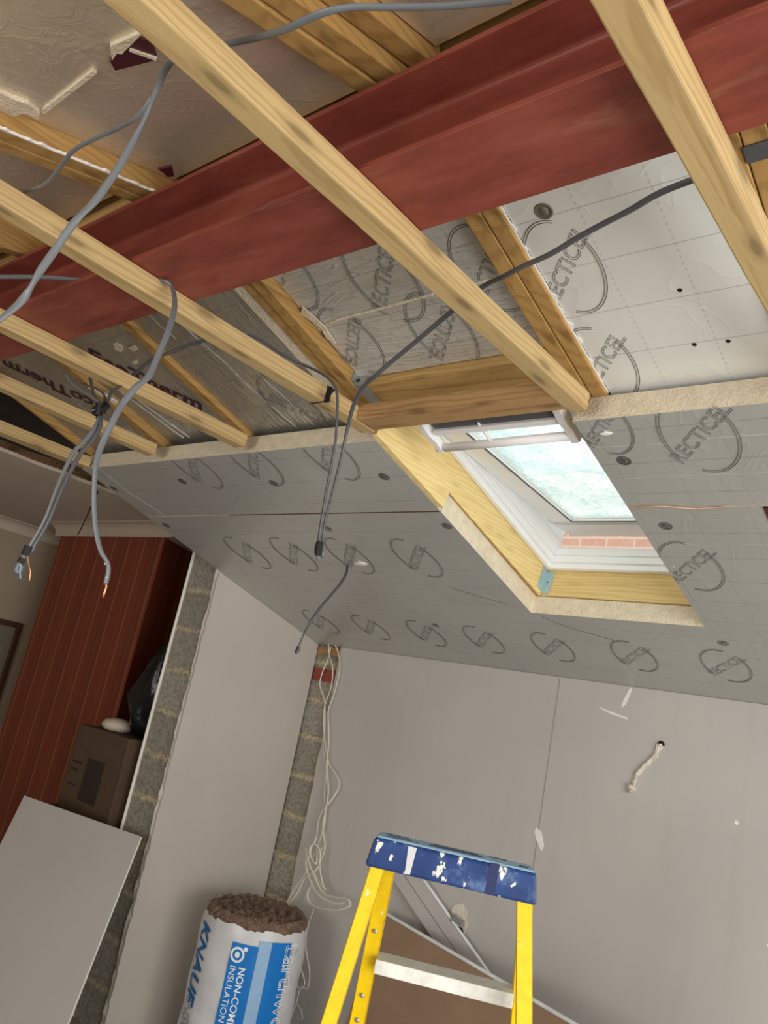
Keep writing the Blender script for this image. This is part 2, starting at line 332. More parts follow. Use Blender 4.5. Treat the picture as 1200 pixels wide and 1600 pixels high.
def smooth_path(pts, n=8):
    P = [Vector(p) for p in pts]; out = []
    for i in range(len(P) - 1):
        p0 = P[max(i - 1, 0)]; p1 = P[i]; p2 = P[i + 1]; p3 = P[min(i + 2, len(P) - 1)]
        for k in range(n):
            t_ = k / n; out.append(0.5 * ((2 * p1) + (p2 - p0) * t_ + (2 * p0 - 5 * p1 + 4 * p2 - p3) * t_ ** 2 + (3 * p1 - p0 - 3 * p2 + p3) * t_ ** 3))
    out.append(P[-1]); return out
def jag(a, b, n, amp, seed=1):
    r = random.Random(seed); return [a + (b - a) * i / n + (r.uniform(-amp, amp) if 0 < i < n else 0) for i in range(n + 1)]

# ================================================================ SETTING
S = 'structure'
MB().box(-7.4, 2.5, -2.8, 3.9, -1.85, -1.75).build('floor', M['floor'], kind=S)
# roof deck over both slopes, with the skylight hole
rd = MB()
for (u0, u1, v0, v1) in ((-3.9, -1.72, -0.93, 2.1), (-0.99, 2.5, -0.93, 2.1), (-1.72, -0.99, -0.93, -0.10), (-1.72, -0.99, 1.24, 2.1)):
    rd.box(u0, u1, v0, v1, 0.235, 0.27, SL)
rd.box(-3.9, 2.5, -0.02, 3.75, 0.165, 0.195, NS)
rd.box(-7.4, -3.88, -2.8, 3.9, 1.42, 1.46)
rd.build('ceiling', M['felt'], kind=S)
gb_ = MB().prism([(-2.8, 0.36), (-2.8, 1.42), (3.9, 1.42), (3.9, 0.42), (1.0, 1.34), (0.9, 1.36), (0.8, 1.33)], -3.90, -3.88, lambda a, b, c: (c, a, b)).build('wall_loft_blocker', M['dark'], kind=S)  # added dark wall closing the loft gap so no sky leaks in
MB().box(-7.4, 2.5, -2.8, -2.65, -1.75, -1.05).box(-7.4, -2.2, -2.8, -2.65, -1.05, 0.6).box(-0.2, 2.5, -2.8, -2.65, -1.05, 0.6).box(-2.2, -0.2, -2.8, -2.65, 0.35, 0.6).build('wall_rear', M['plaster'], kind=S)
wr = MB(); wr.box(2.4, 2.5, -2.8, -0.95, -1.75, 1.3).box(2.4, 2.5, 2.35, 3.9, -1.75, 1.3).box(2.4, 2.5, -0.95, 2.35, 0.65, 1.3)
wr.build('wall_right', M['plaster'], kind=S)
d1 = MB()
for y in (-0.95, 0.12, 1.21, 2.29): d1.box(2.41, 2.47, y, y + 0.06, -1.75, 0.65)
d1.box(2.41, 2.47, -0.95, 2.35, 0.59, 0.65).box(2.41, 2.47, -0.95, 2.35, -1.75, -1.68)
d1.build('door_1', M['upvc'], kind=S)
# far (eaves) wall: blockwork behind, plasterboard in front starting beside the exposed strip
wb = MB().box(-3.90, 2.5, 3.595, 3.75, -1.75, 0.60).build('wall_back', M['block'], kind=S)
zt = 0.85 - 0.2717 * (3.57 - 1.76)
n = 26; zz = [zt - 0.0 - i * (zt + 1.75) / n for i in range(n + 1)]
r = random.Random(3); ed = [-3.372 + r.uniform(-0.006, 0.006) + (-0.0 if z > -0.35 else 0.0) for z in zz]
poly = [(2.4, -1.75), (2.4, zt)] + [(ed[i], zz[i]) for i in range(n + 1)]
MB().prism(poly, 3.57, 3.592, lambda a, b, c: (a, c, b)).build('plasterboard', [M['lining']], wb)
sm_ = MB().box(-1.897, -1.891, 3.5688, 3.57, -1.75, zt - 0.005)
sm_.build('board_joint', plain('board_seam_grey', (158, 150, 142), 0.8), wb)  # slightly darker strip along the plasterboard joint
bb = MB()
for i in range(2): bb.box(-3.57 + i * 0.1, -3.475 + i * 0.1, 3.583, 3.60, 0.14, 0.215)
bb.build('red_brick_course', plain('old_red_brick', (146, 70, 56), 0.9, 0, 0.2, 20, 0.5, 60), wb)
MB().box(-3.57, -3.375, 3.575, 3.60, 0.300, 0.345).build('wall_plate', M['joistx'], wb)
# left wall: blockwork pier, plasterboard on the room side, old plaster on the far side
wl = MB().box(-3.862, -3.598, 2.715, 3.60, -1.75, 1.2).build('wall_left', M['block'], kind=S)
def slope_z(y): return 0.85 - 0.2717 * (y - 1.76)
n = 80; zz = [-1.75 + i * (slope_z(2.7) + 1.75) / n for i in range(n + 1)]; r = random.Random(5)
poly = [(2.695 + r.uniform(-0.004, 0.004), z) for z in zz] + [(3.575, slope_z(3.575)), (3.575, -1.75)]
MB().prism(poly, -3.590, -3.575, lambda a, b, c: (c, a, b)).build('plasterboard', M['plaster'], wl)
n = 60; zz = [-1.75 + i * (0.62 + 1.75) / n for i in range(n + 1)]
poly = [(2.700 + r.uniform(-0.006, 0.006), z) for z in zz] + [(2.74, 0.62), (2.74, -1.75)]
MB().prism(poly, -3.612, -3.588, lambda a, b, c: (c, a, b)).build('plaster_edge', M['white_edge'], wl)
MB().box(-3.880, -3.874, 2.705, 3.60, -1.75, 1.2).build('rear_plaster_skin', M['white_edge'], wl)
MB().box(-3.873, -3.862, 2.718, 3.60, -1.75, 1.2).build('rear_render_coat', M['plaster_old'], wl)
# room beyond the opening
MB().box(-7.4, -7.25, -2.8, 3.9, -1.75, 1.3).build('wall_far_left', M['old_plaster'], kind=S)
ZC = 0.95; CVB = 0.86; XL = -6.62
MB().box(-7.25, -6.62, -2.0, 3.9, -1.75, ZC + 0.02).build('wall_alcove_side', M['old_plaster'], kind=S)
MB().box(-6.62, -5.98, 3.36, 3.75, -1.75, ZC + 0.02).build('wall_alcove_back', M['old_plaster'], kind=S)
# chimney breast with wallpaper, splayed right side
poly = [(-6.00, 2.955), (-4.58, 2.955), (-4.83, 3.42), (-4.83, 3.72), (-6.00, 3.72)]
cbm = MB().prism(poly, -1.75, CVB + 0.03).build('wall_chimney_breast', M['wallpaper'], kind=S)
MB().box(-4.84, -3.87, 3.60, 3.75, -1.75, ZC).build('wall_room_beyond', M['wallpaper'], kind=S)
MB().box(-6.62, -3.9, -2.0, -1.98, -1.75, -0.95).box(-6.62, -6.2, -2.0, -1.98, -0.95, ZC).box(-5.0, -3.9, -2.0, -1.98, -0.95, ZC).box(-6.2, -5.0, -2.0, -1.98, -0.05, ZC).build('wall_front_room_rear', M['old_plaster'], kind=S)
# old ceiling with a broken edge
n = 60; r = random.Random(9); yy = [-2.0 + i * (3.74 + 2.0) / n for i in range(n + 1)]
poly = [(-4.29 + r.uniform(-0.012, 0.012), y) for y in yy] + [(-6.64, 3.74), (-6.64, -2.0)]
cl = MB().prism(poly, ZC, ZC + 0.018).build('ceiling_room_beyond', M['old_ceiling'], kind=S)
for k in range(3):
    poly = [(-4.275 + 0.018 * k + r.uniform(-0.012, 0.016), y) for y in yy] + [(-4.5, 3.72), (-4.5, -1.98)]
    MB().prism(poly, ZC + 0.018 + 0.009 * k, ZC + 0.027 + 0.009 * k).build('broken_lath', M['lath'], cl)
# coving: cove profile swept along the walls
def cove(name, a, b, nrm):
    a = Vector(a); b = Vector(b); nn = Vector(nrm); prof = []
    for i in range(7):
        t_ = i / 6 * math.pi / 2; prof.append((0.012 + 0.075 * (1 - math.cos(t_)) , CVB + 0.012 + (ZC - CVB - 0.02) * math.sin(t_)))
    prof = [(0, CVB), (0.012, CVB)] + prof + [(0.098, ZC - 0.006), (0.098, ZC), (0, ZC)]
    m = MB(); n = len(prof); P = [tuple(e + nn * d + Vector((0, 0, z))) for e in (a, b) for d, z in prof]
    m.add(P, [tuple(range(n - 1, -1, -1)), tuple(range(n, 2 * n))] + [(i, (i + 1) % n, n + (i + 1) % n, n + i) for i in range(n)])
    return m
cove('', (XL, -2.0, 0), (XL, 3.37, 0), (1, 0, 0)).build('trim_1', M['old_ceiling'], kind=S)
cove('', (-6.08, 2.955, 0), (-4.50, 2.955, 0), (0, -1, 0)).build('trim_2', M['old_ceiling'], kind=S)
cove('', (-4.58, 2.955, 0), (-4.83, 3.42, 0), (0.88, 0.47, 0)).build('trim_3', M['old_ceiling'], kind=S)
cove('', (XL, 3.37, 0), (-5.98, 3.37, 0), (0, -1, 0)).build('trim_4', M['old_ceiling'], kind=S)
# brick wall of the house next door, seen through the open skylight
MB().box(-7.0, 4.0, 5.6, 5.82, -1.85, 2.25).build('garden_wall', M['brick'], label='red brick wall outside, seen through the gap of the open skylight', cat='wall')

# ================================================================ STEEL BEAM
rb = MB()
def ibeam(x0, x1):
    y0, y1, z0, z1, tf, tw, ro = 0.782, 0.969, 0.901, 1.092, 0.012, 0.009, 0.012
    yc = (y0 + y1) / 2; a = tw / 2
    P = [(y0, z0), (y1, z0), (y1, z0 + tf)]
    def fil(cy, cz, s0, s1):
        return [(cy + ro * math.cos(math.radians(t_)), cz + ro * math.sin(math.radians(t_))) for t_ in [s0 + (s1 - s0) * i / 4 for i in range(5)]]
    P += fil(yc + a + ro, z0 + tf + ro, 270, 180) + fil(yc + a + ro, z1 - tf - ro, 180, 90) + [(y1, z1 - tf), (y1, z1), (y0, z1), (y0, z1 - tf)]
    P += fil(yc - a - ro, z1 - tf - ro, 90, 0) + fil(yc - a - ro, z0 + tf + ro, 0, -90) + [(y0, z0 + tf)]
    return MB().prism(P, x0, x1, lambda a_, b_, c_: (c_, a_, b_))
ibeam(-4.6, 2.4).build('steel_beam', M['steel'], label='red oxide painted steel I-beam running above the ceiling joists', cat='beam', bevel=0.0015)

# ================================================================ JOISTS
def joist(x0, x1, y0, y1, label, z0=0.85, z1=0.90):
    m = MB(); n = 14; rr = random.Random(int(abs(x0) * 1000)); ys = [y0 + (y1 - y0) * i / n for i in range(n + 1)]
    P = []
    for y in ys:
        a, b = rr.uniform(-0.0012, 0.0012), rr.uniform(-0.0012, 0.0012)
        P += [(x0 + a, y, z0 + b * 0.6), (x1 + a, y, z0 - b * 0.5), (x1 + b, y, z1), (x0 + b, y, z1)]
    fs = [(3, 2, 1, 0), tuple(4 * n + i for i in range(4))]
    for i in range(n):
        for j in range(4): fs.append((4 * i + j, 4 * i + (j + 1) % 4, 4 * i + 4 + (j + 1) % 4, 4 * i + 4 + j))
    m.add(P, fs)
    return m.build('ceiling_joist', M['joist'], label=label, cat='joist', group='sawn timber ceiling joists under the beam', bevel=0.004)
joist(-0.421, -0.367, -0.02, 1.75, 'sawn timber joist furthest right, crossing the beam nearest the viewer')
joist(-0.987, -0.932, -0.02, 1.705, 'long timber joist crossing the beam and ending above the skylight handle')
j2 = joist(-1.712, -1.655, -0.02, 1.70, 'timber joist with a notch, ending at the upper left corner of the skylight opening')
joist(-2.362, -2.305, -0.02, 1.712, 'knotty timber joist right of the taped black cable bundle')
joist(-2.932, -2.872, -0.02, 1.70, 'timber joist passing behind the taped black cable bundle')
joist(-3.575, -3.49, -0.02, 1.752, 'leftmost timber joist beside the broken plaster ceiling')
MB().box(-1.66, -1.645, 1.470, 1.475, 0.85, 0.90).prism([(1.462, 0.849), (1.468, 0.849), (1.495, 0.901), (1.462, 0.901)], -1.7125, -1.6545, lambda a, b, c: (c, a, b)).build('dark_gap', M['black_hole'], j2)
MB().box(-1.655, -0.987, 1.605, 1.692, 0.852, 0.902).build('trimmer_joist', M['joistx'], label='brown timber noggin between two joists just above the skylight handle', cat='timber', bevel=0.004)

# ================================================================ RAFTERS
def rafter(u0, u1, v0, v1, label, w0=0.08, w1=0.225, f=SL, grp='rafters of the far roof slope', mat='rafter'):
    return MB().box(u0, u1, v0, v1, w0, w1, f).build('rafter', M[mat], label=label, cat='rafter', group=grp, bevel=0.003)
rafter(-1.790, -1.748, -0.93, 1.85, 'left rafter of the doubled pair at the left side of the skylight', 0.088)
rafter(-1.746, -1.701, -0.93, 1.85, 'right rafter of the doubled pair at the left side of the skylight')
rafter(-1.014, -0.970, -0.93, 1.85, 'left rafter of the doubled pair right of the skylight, marked with a round knot')
rafter(-0.967, -0.925, -0.93, 1.85, 'right rafter of the doubled pair, with a ragged foil edge beside it')
rafter(-2.432, -2.388, -0.93, 1.85, 'single thin rafter between dark foil panels, a white foam offcut at its top')
rafter(-3.005, -2.960, -0.93, 1.85, 'rafter behind the taped black cable bundle')
rafter(-3.596, -3.574, -0.93, 1.85, 'leftmost rafter of the far slope above the broken ceiling edge')
rafter(-0.474, -0.430, -0.93, 1.85, 'rafter just left of two more behind the rightmost joist')
rafter(-0.428, -0.384, -0.93, 1.85, 'rafter partly hidden by the rightmost joist, a grey strap across it')
rafter(-0.382, -0.338, -0.93, 1.85, 'rafter at the right edge of the picture beyond the rightmost joist')
G2 = 'rafters of the near roof slope'
rafter(-1.800, -1.756, 0.03, 3.6, 'left one of the two rafters above the beam at the upper left', 0.0, 0.155, NS, G2)
rafter(-1.752, -1.706, 0.03, 3.6, 'right one of the two rafters above the beam at the upper left, foil edged', 0.0, 0.155, NS, G2)
rafter(-1.018, -0.974, 0.03, 3.6, 'left one of the three rafters above the beam at the top centre', 0.0, 0.155, NS, G2)
rafter(-0.970, -0.926, 0.03, 3.6, 'middle one of the three rafters above the beam at the top centre', 0.004, 0.155, NS, G2)
rafter(-0.922, -0.878, 0.03, 3.6, 'right one of the three rafters above the beam at the top centre', 0.030, 0.155, NS, G2)
rafter(-2.432, -2.388, 0.03, 3.6, 'rafter above the beam at the left edge of the picture', 0.0, 0.155, NS, G2)
rafter(-0.428, -0.384, 0.03, 3.6, 'rafter above the beam hidden beyond the rightmost joist', 0.0, 0.155, NS, G2)
MB().box(-4.0, 2.4, -0.012, 0.012, 0.005, 0.16, NS).build('ridge_board', M['rafterx'], label='timber ridge board above the steel beam', cat='timber')
MB().box(-0.430, -0.336, -0.60, -0.565, 0.0765, 0.0795, SL).build('metal_strap', M['greyrub'], label='dark grey strap across the rafters at the right edge of the picture', cat='strap')
# header of the skylight with its hangers
MB().box(-1.700, -1.016, -0.165, -0.075, 0.085, 0.225, SL).build('skylight_header', M['rafterx'], label='yellow timber header between rafters above the brown noggin', cat='timber', bevel=0.003)
hg = thing('joist_hanger', SL(-1.69, -0.16, 0.085), 'galvanised steel joist hanger at the left end of the skylight header', 'bracket')
MB().box(-1.7000, -1.655, -0.167, -0.072, 0.0815, 0.0845, SL).box(-1.6995, -1.696, -0.20, -0.07, 0.085, 0.20, SL).build('strap', M['galv'], hg)
MB().box(-1.715, -1.66, -0.1775, -0.1655, 0.0815, 0.14, SL).build('flange', M['galv'], hg)
m = MB(); m.lathe([(0.005, 0), (0.005, 0.002)], SL(-1.69, -0.178, 0.10), (0, -CT, ST), 10); m.build('nail_hole', M['black_hole'], hg)
h2 = thing('joist_hanger', SL(-2.93, -0.45, 0.10), 'small perforated metal plate behind the knotty joist near the cable bundle', 'bracket')
MB().box(-2.96, -2.90, -0.36, -0.30, 0.079, 0.081, SL).build('plate', M['galv'], h2)
MB().box(-2.937, -2.923, -0.337, -0.323, 0.0775, 0.079, SL).build('hole', M['black_hole'], h2)

# ================================================================ INSULATION BOARDS ON THE SLOPE
FO = [M['foam'], M['foil_board']]
def slab(poly, w0, w1, f, mats, name, **kw):
    # polygon slab: sides = foam, room face = foil
    m = MB(); n = len(poly); P = [f(a, b, w0) for a, b in poly] + [f(a, b, w1) for a, b in poly]
    m.cur = 1; m.add(P, [tuple(range(n))]); m.cur = 0
    b = 0; m.f += [tuple(range(2 * n - 1, n - 1, -1))] + [((i + 1) % n, i, n + i, n + (i + 1) % n) for i in range(n)]; m.mi += [1] + [0] * n
    return m.build(name, mats, **kw)
def frame2(u, v, w, ang, s, f, flip=1):
    # text plane on the slope seen from below: x axis at angle ang (radians, 0 = to the right, counter-clockwise as seen)
    ca, sa = math.cos(ang), math.sin(ang)
    return lambda x, y, z: f(u + (x * ca - y * sa) * s, v - (x * sa + y * ca) * s, w - 0.0012 - z * 0.3)
LOGO = text2d('RECTiCEL', 0.062, outline=0.0008, shear=0.25, space=1.02)
LOGOB = text2d('RECTiCEL', 0.075, outline=0.0013, shear=0.15, space=1.05)
def ring(m, fn, rx, ry, a0, a1, gap, rot):
    for q in (0, gap):
        pts = [fn(*( (rx - q) * math.cos(t_) * math.cos(rot) - (ry - q) * math.sin(t_) * math.sin(rot), (rx - q) * math.cos(t_) * math.sin(rot) + (ry - q) * math.sin(t_) * math.cos(rot)), 0) for t_ in [a0 + (a1 - a0) * i / 22 for i in range(23)]]
        m.tube(pts, 0.0009, seg=4)
def clip(m, keep):      # the print ends where the board ends
    fs = []
    for fc in m.f:
        c = [sum(m.v[i][k] for i in fc) / len(fc) for k in range(3)]
        if keep(c[0], (c[1] - 1.76) * CT - (c[2] - 0.85) * ST): fs.append(fc)
    used = sorted({i for fc in fs for i in fc}); ix = {i: k for k, i in enumerate(used)}
    m.v = [m.v[i] for i in used]; m.f = [tuple(ix[i] for i in fc) for fc in fs]; m.mi = [0] * len(m.f)
def logos(parent, lst, f, w, u0, u1, v0, v1, hole=None):
    keep = lambda u, v: u0 < u < u1 and v0 < v < v1 and not (hole and hole[0] < u < hole[1] and v < hole[2])
    for (u, v, a, s) in lst:
        m = MB(); fn = frame2(u, v, w, a, s, f); put_text(m, LOGO, fn)
        f0 = frame2(u, v, w, 0.0, s, f)      # the two open loops, stretched down the slope
        ring(m, f0, 0.095, 0.155, 1.25, 3.75, 0.007, 0.0); ring(m, f0, 0.095, 0.155, 4.35, 6.9, 0.007, 0.0)
        clip(m, keep)
        if m.f: m.build('printed_lettering', M['logo'], parent)
def screws(parent, lst, f=SL, w=0.0):
    for (u, v) in lst:
        c = Vector(f(u, v, w)); nrm = Vector(f(u, v, w - 1)) - c
        MB().lathe([(0.022, -0.0002), (0.019, 0.0014), (0.012, 0.0006), (0.008, 0.003), (0.003, 0.0035)], c, nrm, 16).build('fixing_washer', M['screw'], parent)
A45 = math.radians(48)
VJ = 0.415
T = 0.0785
b1 = slab([(-3.572, 0.0), (-1.703, 0.0), (-1.703, VJ), (-3.572, VJ)], 0, T, SL, FO, 'insulation_board', label='upper foil-faced insulation board left of the skylight, cream foam edge on top', cat='insulation board')
b2 = slab([(-1.003, 0.0), (2.38, 0.0), (2.38, VJ), (-1.003, VJ)], 0, T, SL, FO, 'insulation_board', label='upper foil-faced insulation board right of the skylight', cat='insulation board')
b3 = slab([(-3.572, VJ + 0.004), (-1.703, VJ + 0.004), (-1.715, 1.185), (-1.003, 1.190), (-1.003, VJ + 0.004), (2.38, VJ + 0.004), (2.38, 1.872), (-3.572, 1.872)], 0, T, SL, FO, 'insulation_board', label='large lower foil-faced insulation board under the skylight down to the eaves wall', cat='insulation board')
logos(b1, [(-2.37, 0.06, A45, 1.0), (-1.96, 0.05, A45, 1.0), (-2.75, 0.06, A45, 1.0)], SL, 0, -3.57, -1.705, 0.003, 0.413)
logos(b2, [(-0.70, 0.10, A45, 1.0), (-0.93, 0.0 + 0.03, A45, 0.8), (-0.32, 0.1, A45, 1.0)], SL, 0, -1.0, 2.3, 0.003, 0.413)
logos(b3, [(u, 0.76, A45, 1.0) for u in (-3.12, -2.78, -2.42, -2.04, -0.92, -0.54)] + [(u, 1.525, A45, 0.95) for u in (-3.25, -2.87, -2.49, -2.14, -1.77, -1.39, -1.02, -0.66)], SL, 0, -3.57, 2.3, 0.42, 1.87, (-1.72, -0.998, 1.195))
screws(b1, [(-2.39, 0.197), (-2.939, 0.147), (-1.809, 0.196), (-3.53, 0.166)])
screws(b2, [(-0.928, 0.184)])
screws(b3, [(-0.922, 0.517), (-2.366, 0.532), (-1.735, 0.514), (-0.973, 1.315), (-2.361, 1.411), (-3.5, 0.50)])
# brown line at the joint, torn paper and the cut beside the right edge
MB().box(-2.9, -1.71, VJ - 0.001, VJ + 0.005, -0.001, 0.001, SL).build('joint_line', plain('rusty_joint_line', (96, 58, 44), 0.7), b1)
MB().tube(smooth_path([SL(-1.0, VJ, -0.001), SL(-0.9, VJ - 0.01, -0.004), SL(-0.8, VJ + 0.006, -0.003), SL(-0.71, VJ, -0.001)]), 0.003, seg=6).build('lifted_tape_edge', plain('lifted_tape_copper', (196, 160, 136), 0.4, 0.3), b2)
ht = MB()
for q in ((-0.625, 0.42, -0.625, 0.62), (-0.625, 0.42, -0.3, 0.42)):
    du = 0.014 if q[0] == q[2] else 0; dv = 0.014 if q[1] == q[3] else 0
    ht.box(min(q[0], q[2]) , max(q[0], q[2]) + du, min(q[1], q[3]), max(q[1], q[3]) + dv, -0.003, 0.0, SL)
ht.build('cutout_edge', M['frame_wood'], b3, label='brown edge of a square cut-out at the right border')
MB().box(-0.611, -0.3, 0.434, 0.62, -0.0015, 0.0, SL).build('cutout_fill', M['white_edge'], b3)
for (u, v, s_) in ((-2.40, 0.82, 0.035), (-0.930, 0.06, 0.016)):
    r = random.Random(int(-u * 100)); pl_ = [(u + s_ * r.uniform(0.5, 1.2) * math.cos(t_), v + s_ * 0.45 * r.uniform(0.5, 1.2) * math.sin(t_)) for t_ in [k * math.pi / 6 for k in range(12)]]
    MB().prism(pl_, -0.004, 0, SL).build('torn_foil_patch', M['white_edge'], b3 if v > VJ else b2)
# creases standing proud of the foil, their highlights put into the pale colour
CREASE = plain('crease_highlight', (206, 206, 200), 0.3, 0.6); CREASE2 = plain('crease_highlight_soft', (176, 174, 168), 0.3, 0.5)
cr = MB(); r = random.Random(12)
for (u0, u1, v) in ((-0.98, -0.35, 0.118), (-0.98, -0.35, 0.265), (-0.9, -0.35, 0.62), (-3.3, -3.0, 1.62), (-3.45, -2.9, 1.74)):
    cr = MB(); cr.tube(smooth_path([SL(u0 + (u1 - u0) * i / 6, v + r.uniform(-0.006, 0.006), 0.0) for i in range(7)], 4), 0.0022, 0.0015, seg=5)
    cr.build('foil_crease', CREASE if u0 > -2 else CREASE2, b2 if v < VJ else b3)
cr = MB().tube([SL(-3.43, 0.0, 0), SL(-3.45, 0.2, 0), SL(-3.40, VJ, 0)], 0.0018, seg=5).build('foil_crease', plain('crease_highlight_left', (190, 190, 184), 0.3, 0.6), b1)
cr = MB().tube(smooth_path([SL(-1.68, 1.21, 0), SL(-1.6, 1.29, 0), SL(-1.45, 1.37, 0), SL(-1.38, 1.42, 0.001)], 4), 0.0015, seg=5).tube(smooth_path([SL(-2.02, 1.0, 0), SL(-1.9, 1.07, 0), SL(-1.8, 1.12, 0)], 4), 0.0013, seg=5).build('scratch', M['cable_dark'], b3)

# panels between the rafters, far slope
def panel(u0, u1, v0, v1, w, mat, label, f=SL, grp='foil insulation panels between the far rafters', th=0.07):
    m_ = slab([(u0, v0), (u1, v0), (u1, v1), (u0, v1)], w, w + th, f, [M['foam'], M[mat]], 'insulation_board', label=label, cat='insulation panel', group=grp)
    return m_
p1 = panel(-0.920, -0.477, -0.88, 1.80, 0.092, 'foil_bright', 'bright silver foil panel right of the doubled rafter, three dark holes in it')
p2 = panel(-1.697, -1.018, -0.88, -0.170, 0.118, 'foil_wrinkle', 'wrinkled silver foil panel above the skylight header')
p3 = panel(-2.385, -1.846, -0.88, 1.80, 0.10, 'foil_dark', 'dark streaky foil panel left of the doubled rafter')
p3b = slab([(-1.842, -0.92), (-1.794, -0.92), (-1.794, 1.8), (-1.842, 1.8)], 0.095, 0.17, SL, [M['foam'], M['foam']], 'foam_strip', label='pinkish cut foam strip along the left side of the doubled rafter', cat='insulation strip')
p4 = panel(-2.957, -2.435, -0.88, 1.80, 0.115, 'foil_dark', 'dark foil panel with maroon lettering right of the cable bundle')
p5 = panel(-3.572, -3.008, -0.88, 1.80, 0.115, 'foil_dark', 'dark foil panel with maroon lettering at the left edge')
p6 = panel(-0.335, 2.38, -0.88, 1.80, 0.10, 'foil_bright', 'foil panel at the far right beyond the last rafter')
logos(p2, [(-1.36, -0.50, A45, 1.0), (-1.66, -0.62, A45, 1.0)], SL, 0.118, -1.696, -1.02, -0.87, -0.17)
logos(p2, [(-1.30, -0.29, A45 + math.pi, 0.95), (-1.615, -0.32, A45 + math.pi, 0.9), (-1.06, -0.45, A45, 0.9)], SL, 0.118, -1.696, -1.02, -0.87, -0.17)
logos(p3, [(-2.06, -0.10, -math.radians(45), 1.1)], SL, 0.10, -2.384, -1.847, -0.87, 0.0)
logos(p1, [(-0.86, -0.42, A45, 0.9), (-0.90, -0.10, A45, 0.9)], SL, 0.092, -0.919, -0.478, -0.87, 1.0)
screws(p1, [(-0.84, -0.58)], SL, 0.092)
for (u, v) in ((-0.640, -0.295), (-0.660, -0.125), (-0.585, -0.120)):
    MB().lathe([(0.006, 0), (0.005, 0.001)], SL(u, v, 0.0918), (0, -ST, -CT), 8).build('nail_hole', M['black_hole'], p1)
ECO = text2d('EcoTherm', 0.112, bold=0.003)
m = MB(); fn = frame2(-2.675, -0.345, 0.114, -math.radians(50), 1.0, SL); put_text(m, ECO, fn); m.build('printed_lettering', M['maroon'], p4, label='maroon lettering')
m = MB(); fn = frame2(-3.27, -0.42, 0.114, math.radians(130), 1.0, SL); put_text(m, ECO, fn); m.build('printed_lettering', M['maroon'], p5, label='maroon lettering')
MB().prism([(-2.50, -0.70), (-2.44, -0.72), (-2.437, -0.55), (-2.455, -0.545)], 0.100, 0.115, SL).build('foam_offcut', M['foam'], p4)
MB().prism([(-2.975, -0.40), (-2.955, -0.42), (-2.90, -0.30), (-2.925, -0.29)], 0.070, 0.078, SL).build('foam_offcut', M['foam'], p4)
r = random.Random(4)
for (u, v, s_) in ((-2.62, -0.52, 0.030), (-2.55, -0.50, 0.022), (-2.62, -0.44, 0.016)):
    MB().prism([(u + s_ * r.uniform(0.5, 1.2) * math.cos(k * math.pi / 5), v + s_ * 0.7 * r.uniform(0.5, 1.2) * math.sin(k * math.pi / 5)) for k in range(10)], 0.110, 0.115, SL).build('torn_foil_patch', M['foam'], p4)
# long creases on the dark panels, specular streaks painted in as pale colour
CREASE3 = plain('crease_glint', (236, 236, 230), 0.25, 0.7)
cr = MB()
for (a, b) in (((-2.20, -0.72), (-2.14, 0.0)), ((-2.08, -0.66), (-2.05, 0.0)), ((-2.30, -0.75), (-2.28, -0.5))):
    pts = [SL(a[0] + (b[0] - a[0]) * i / 8 + r.uniform(-0.006, 0.006), a[1] + (b[1] - a[1]) * i / 8, 0.0995) for i in range(9)]
    MB().tube(smooth_path(pts, 3), 0.0022, 0.0015, seg=5).build('foil_crease', CREASE3, p3)
cr = MB()
for (a, b) in (((-2.90, -0.35), (-2.84, 0.0)), ((-2.86, -0.33), (-2.80, 0.0))):
    MB().tube([SL(a[0] + (b[0] - a[0]) * i / 5 + r.uniform(-0.004, 0.004), a[1] + (b[1] - a[1]) * i / 5, 0.114) for i in range(6)], 0.003, 0.002, seg=5).build('foil_crease', CREASE3, p4)
MB().tube([SL(-3.26, -0.30, 0.114), SL(-3.27, -0.12, 0.114), SL(-3.22, 0.0, 0.114)], 0.004, 0.002, seg=5).build('foil_crease', CREASE3, p5); MB().tube([SL(-3.02, -0.75, 0.114), SL(-3.01, -0.35, 0.114)], 0.003, 0.002, seg=5).build('foil_crease', plain('crease_highlight_end', (220, 220, 210), 0.25, 0.7), p5)
# foam joint strip with a torn end on the wrinkled panel
MB().tube(smooth_path([SL(-1.695, -0.39, 0.118), SL(-1.60, -0.41, 0.116), SL(-1.40, -0.415, 0.116), SL(-1.2, -0.42, 0.117), SL(-1.03, -0.42, 0.118)], 4), 0.005, 0.003, seg=6).build('foam_joint', M['foam'], p2)
MB().prism([(-1.70, -0.47), (-1.672, -0.49), (-1.655, -0.40), (-1.668, -0.33), (-1.685, -0.36), (-1.672, -0.40)], 0.108, 0.112, SL).build('torn_foam', M['foam'], p2)
# ragged foil edge along the doubled rafter
r = random.Random(8); n_ = 60
rg = MB().prism([(-0.9255, -0.64), (-0.9255, 0.0)] + [(-0.9225 + r.choice((0, 0, 0.002, 0.004, 0.008)) * r.random() + 0.001, 0.0 - 0.64 * i / n_) for i in range(n_ + 1)], 0.088, 0.0912, SL)
rg.build('ragged_foil_edge', M['white_edge'], p1)

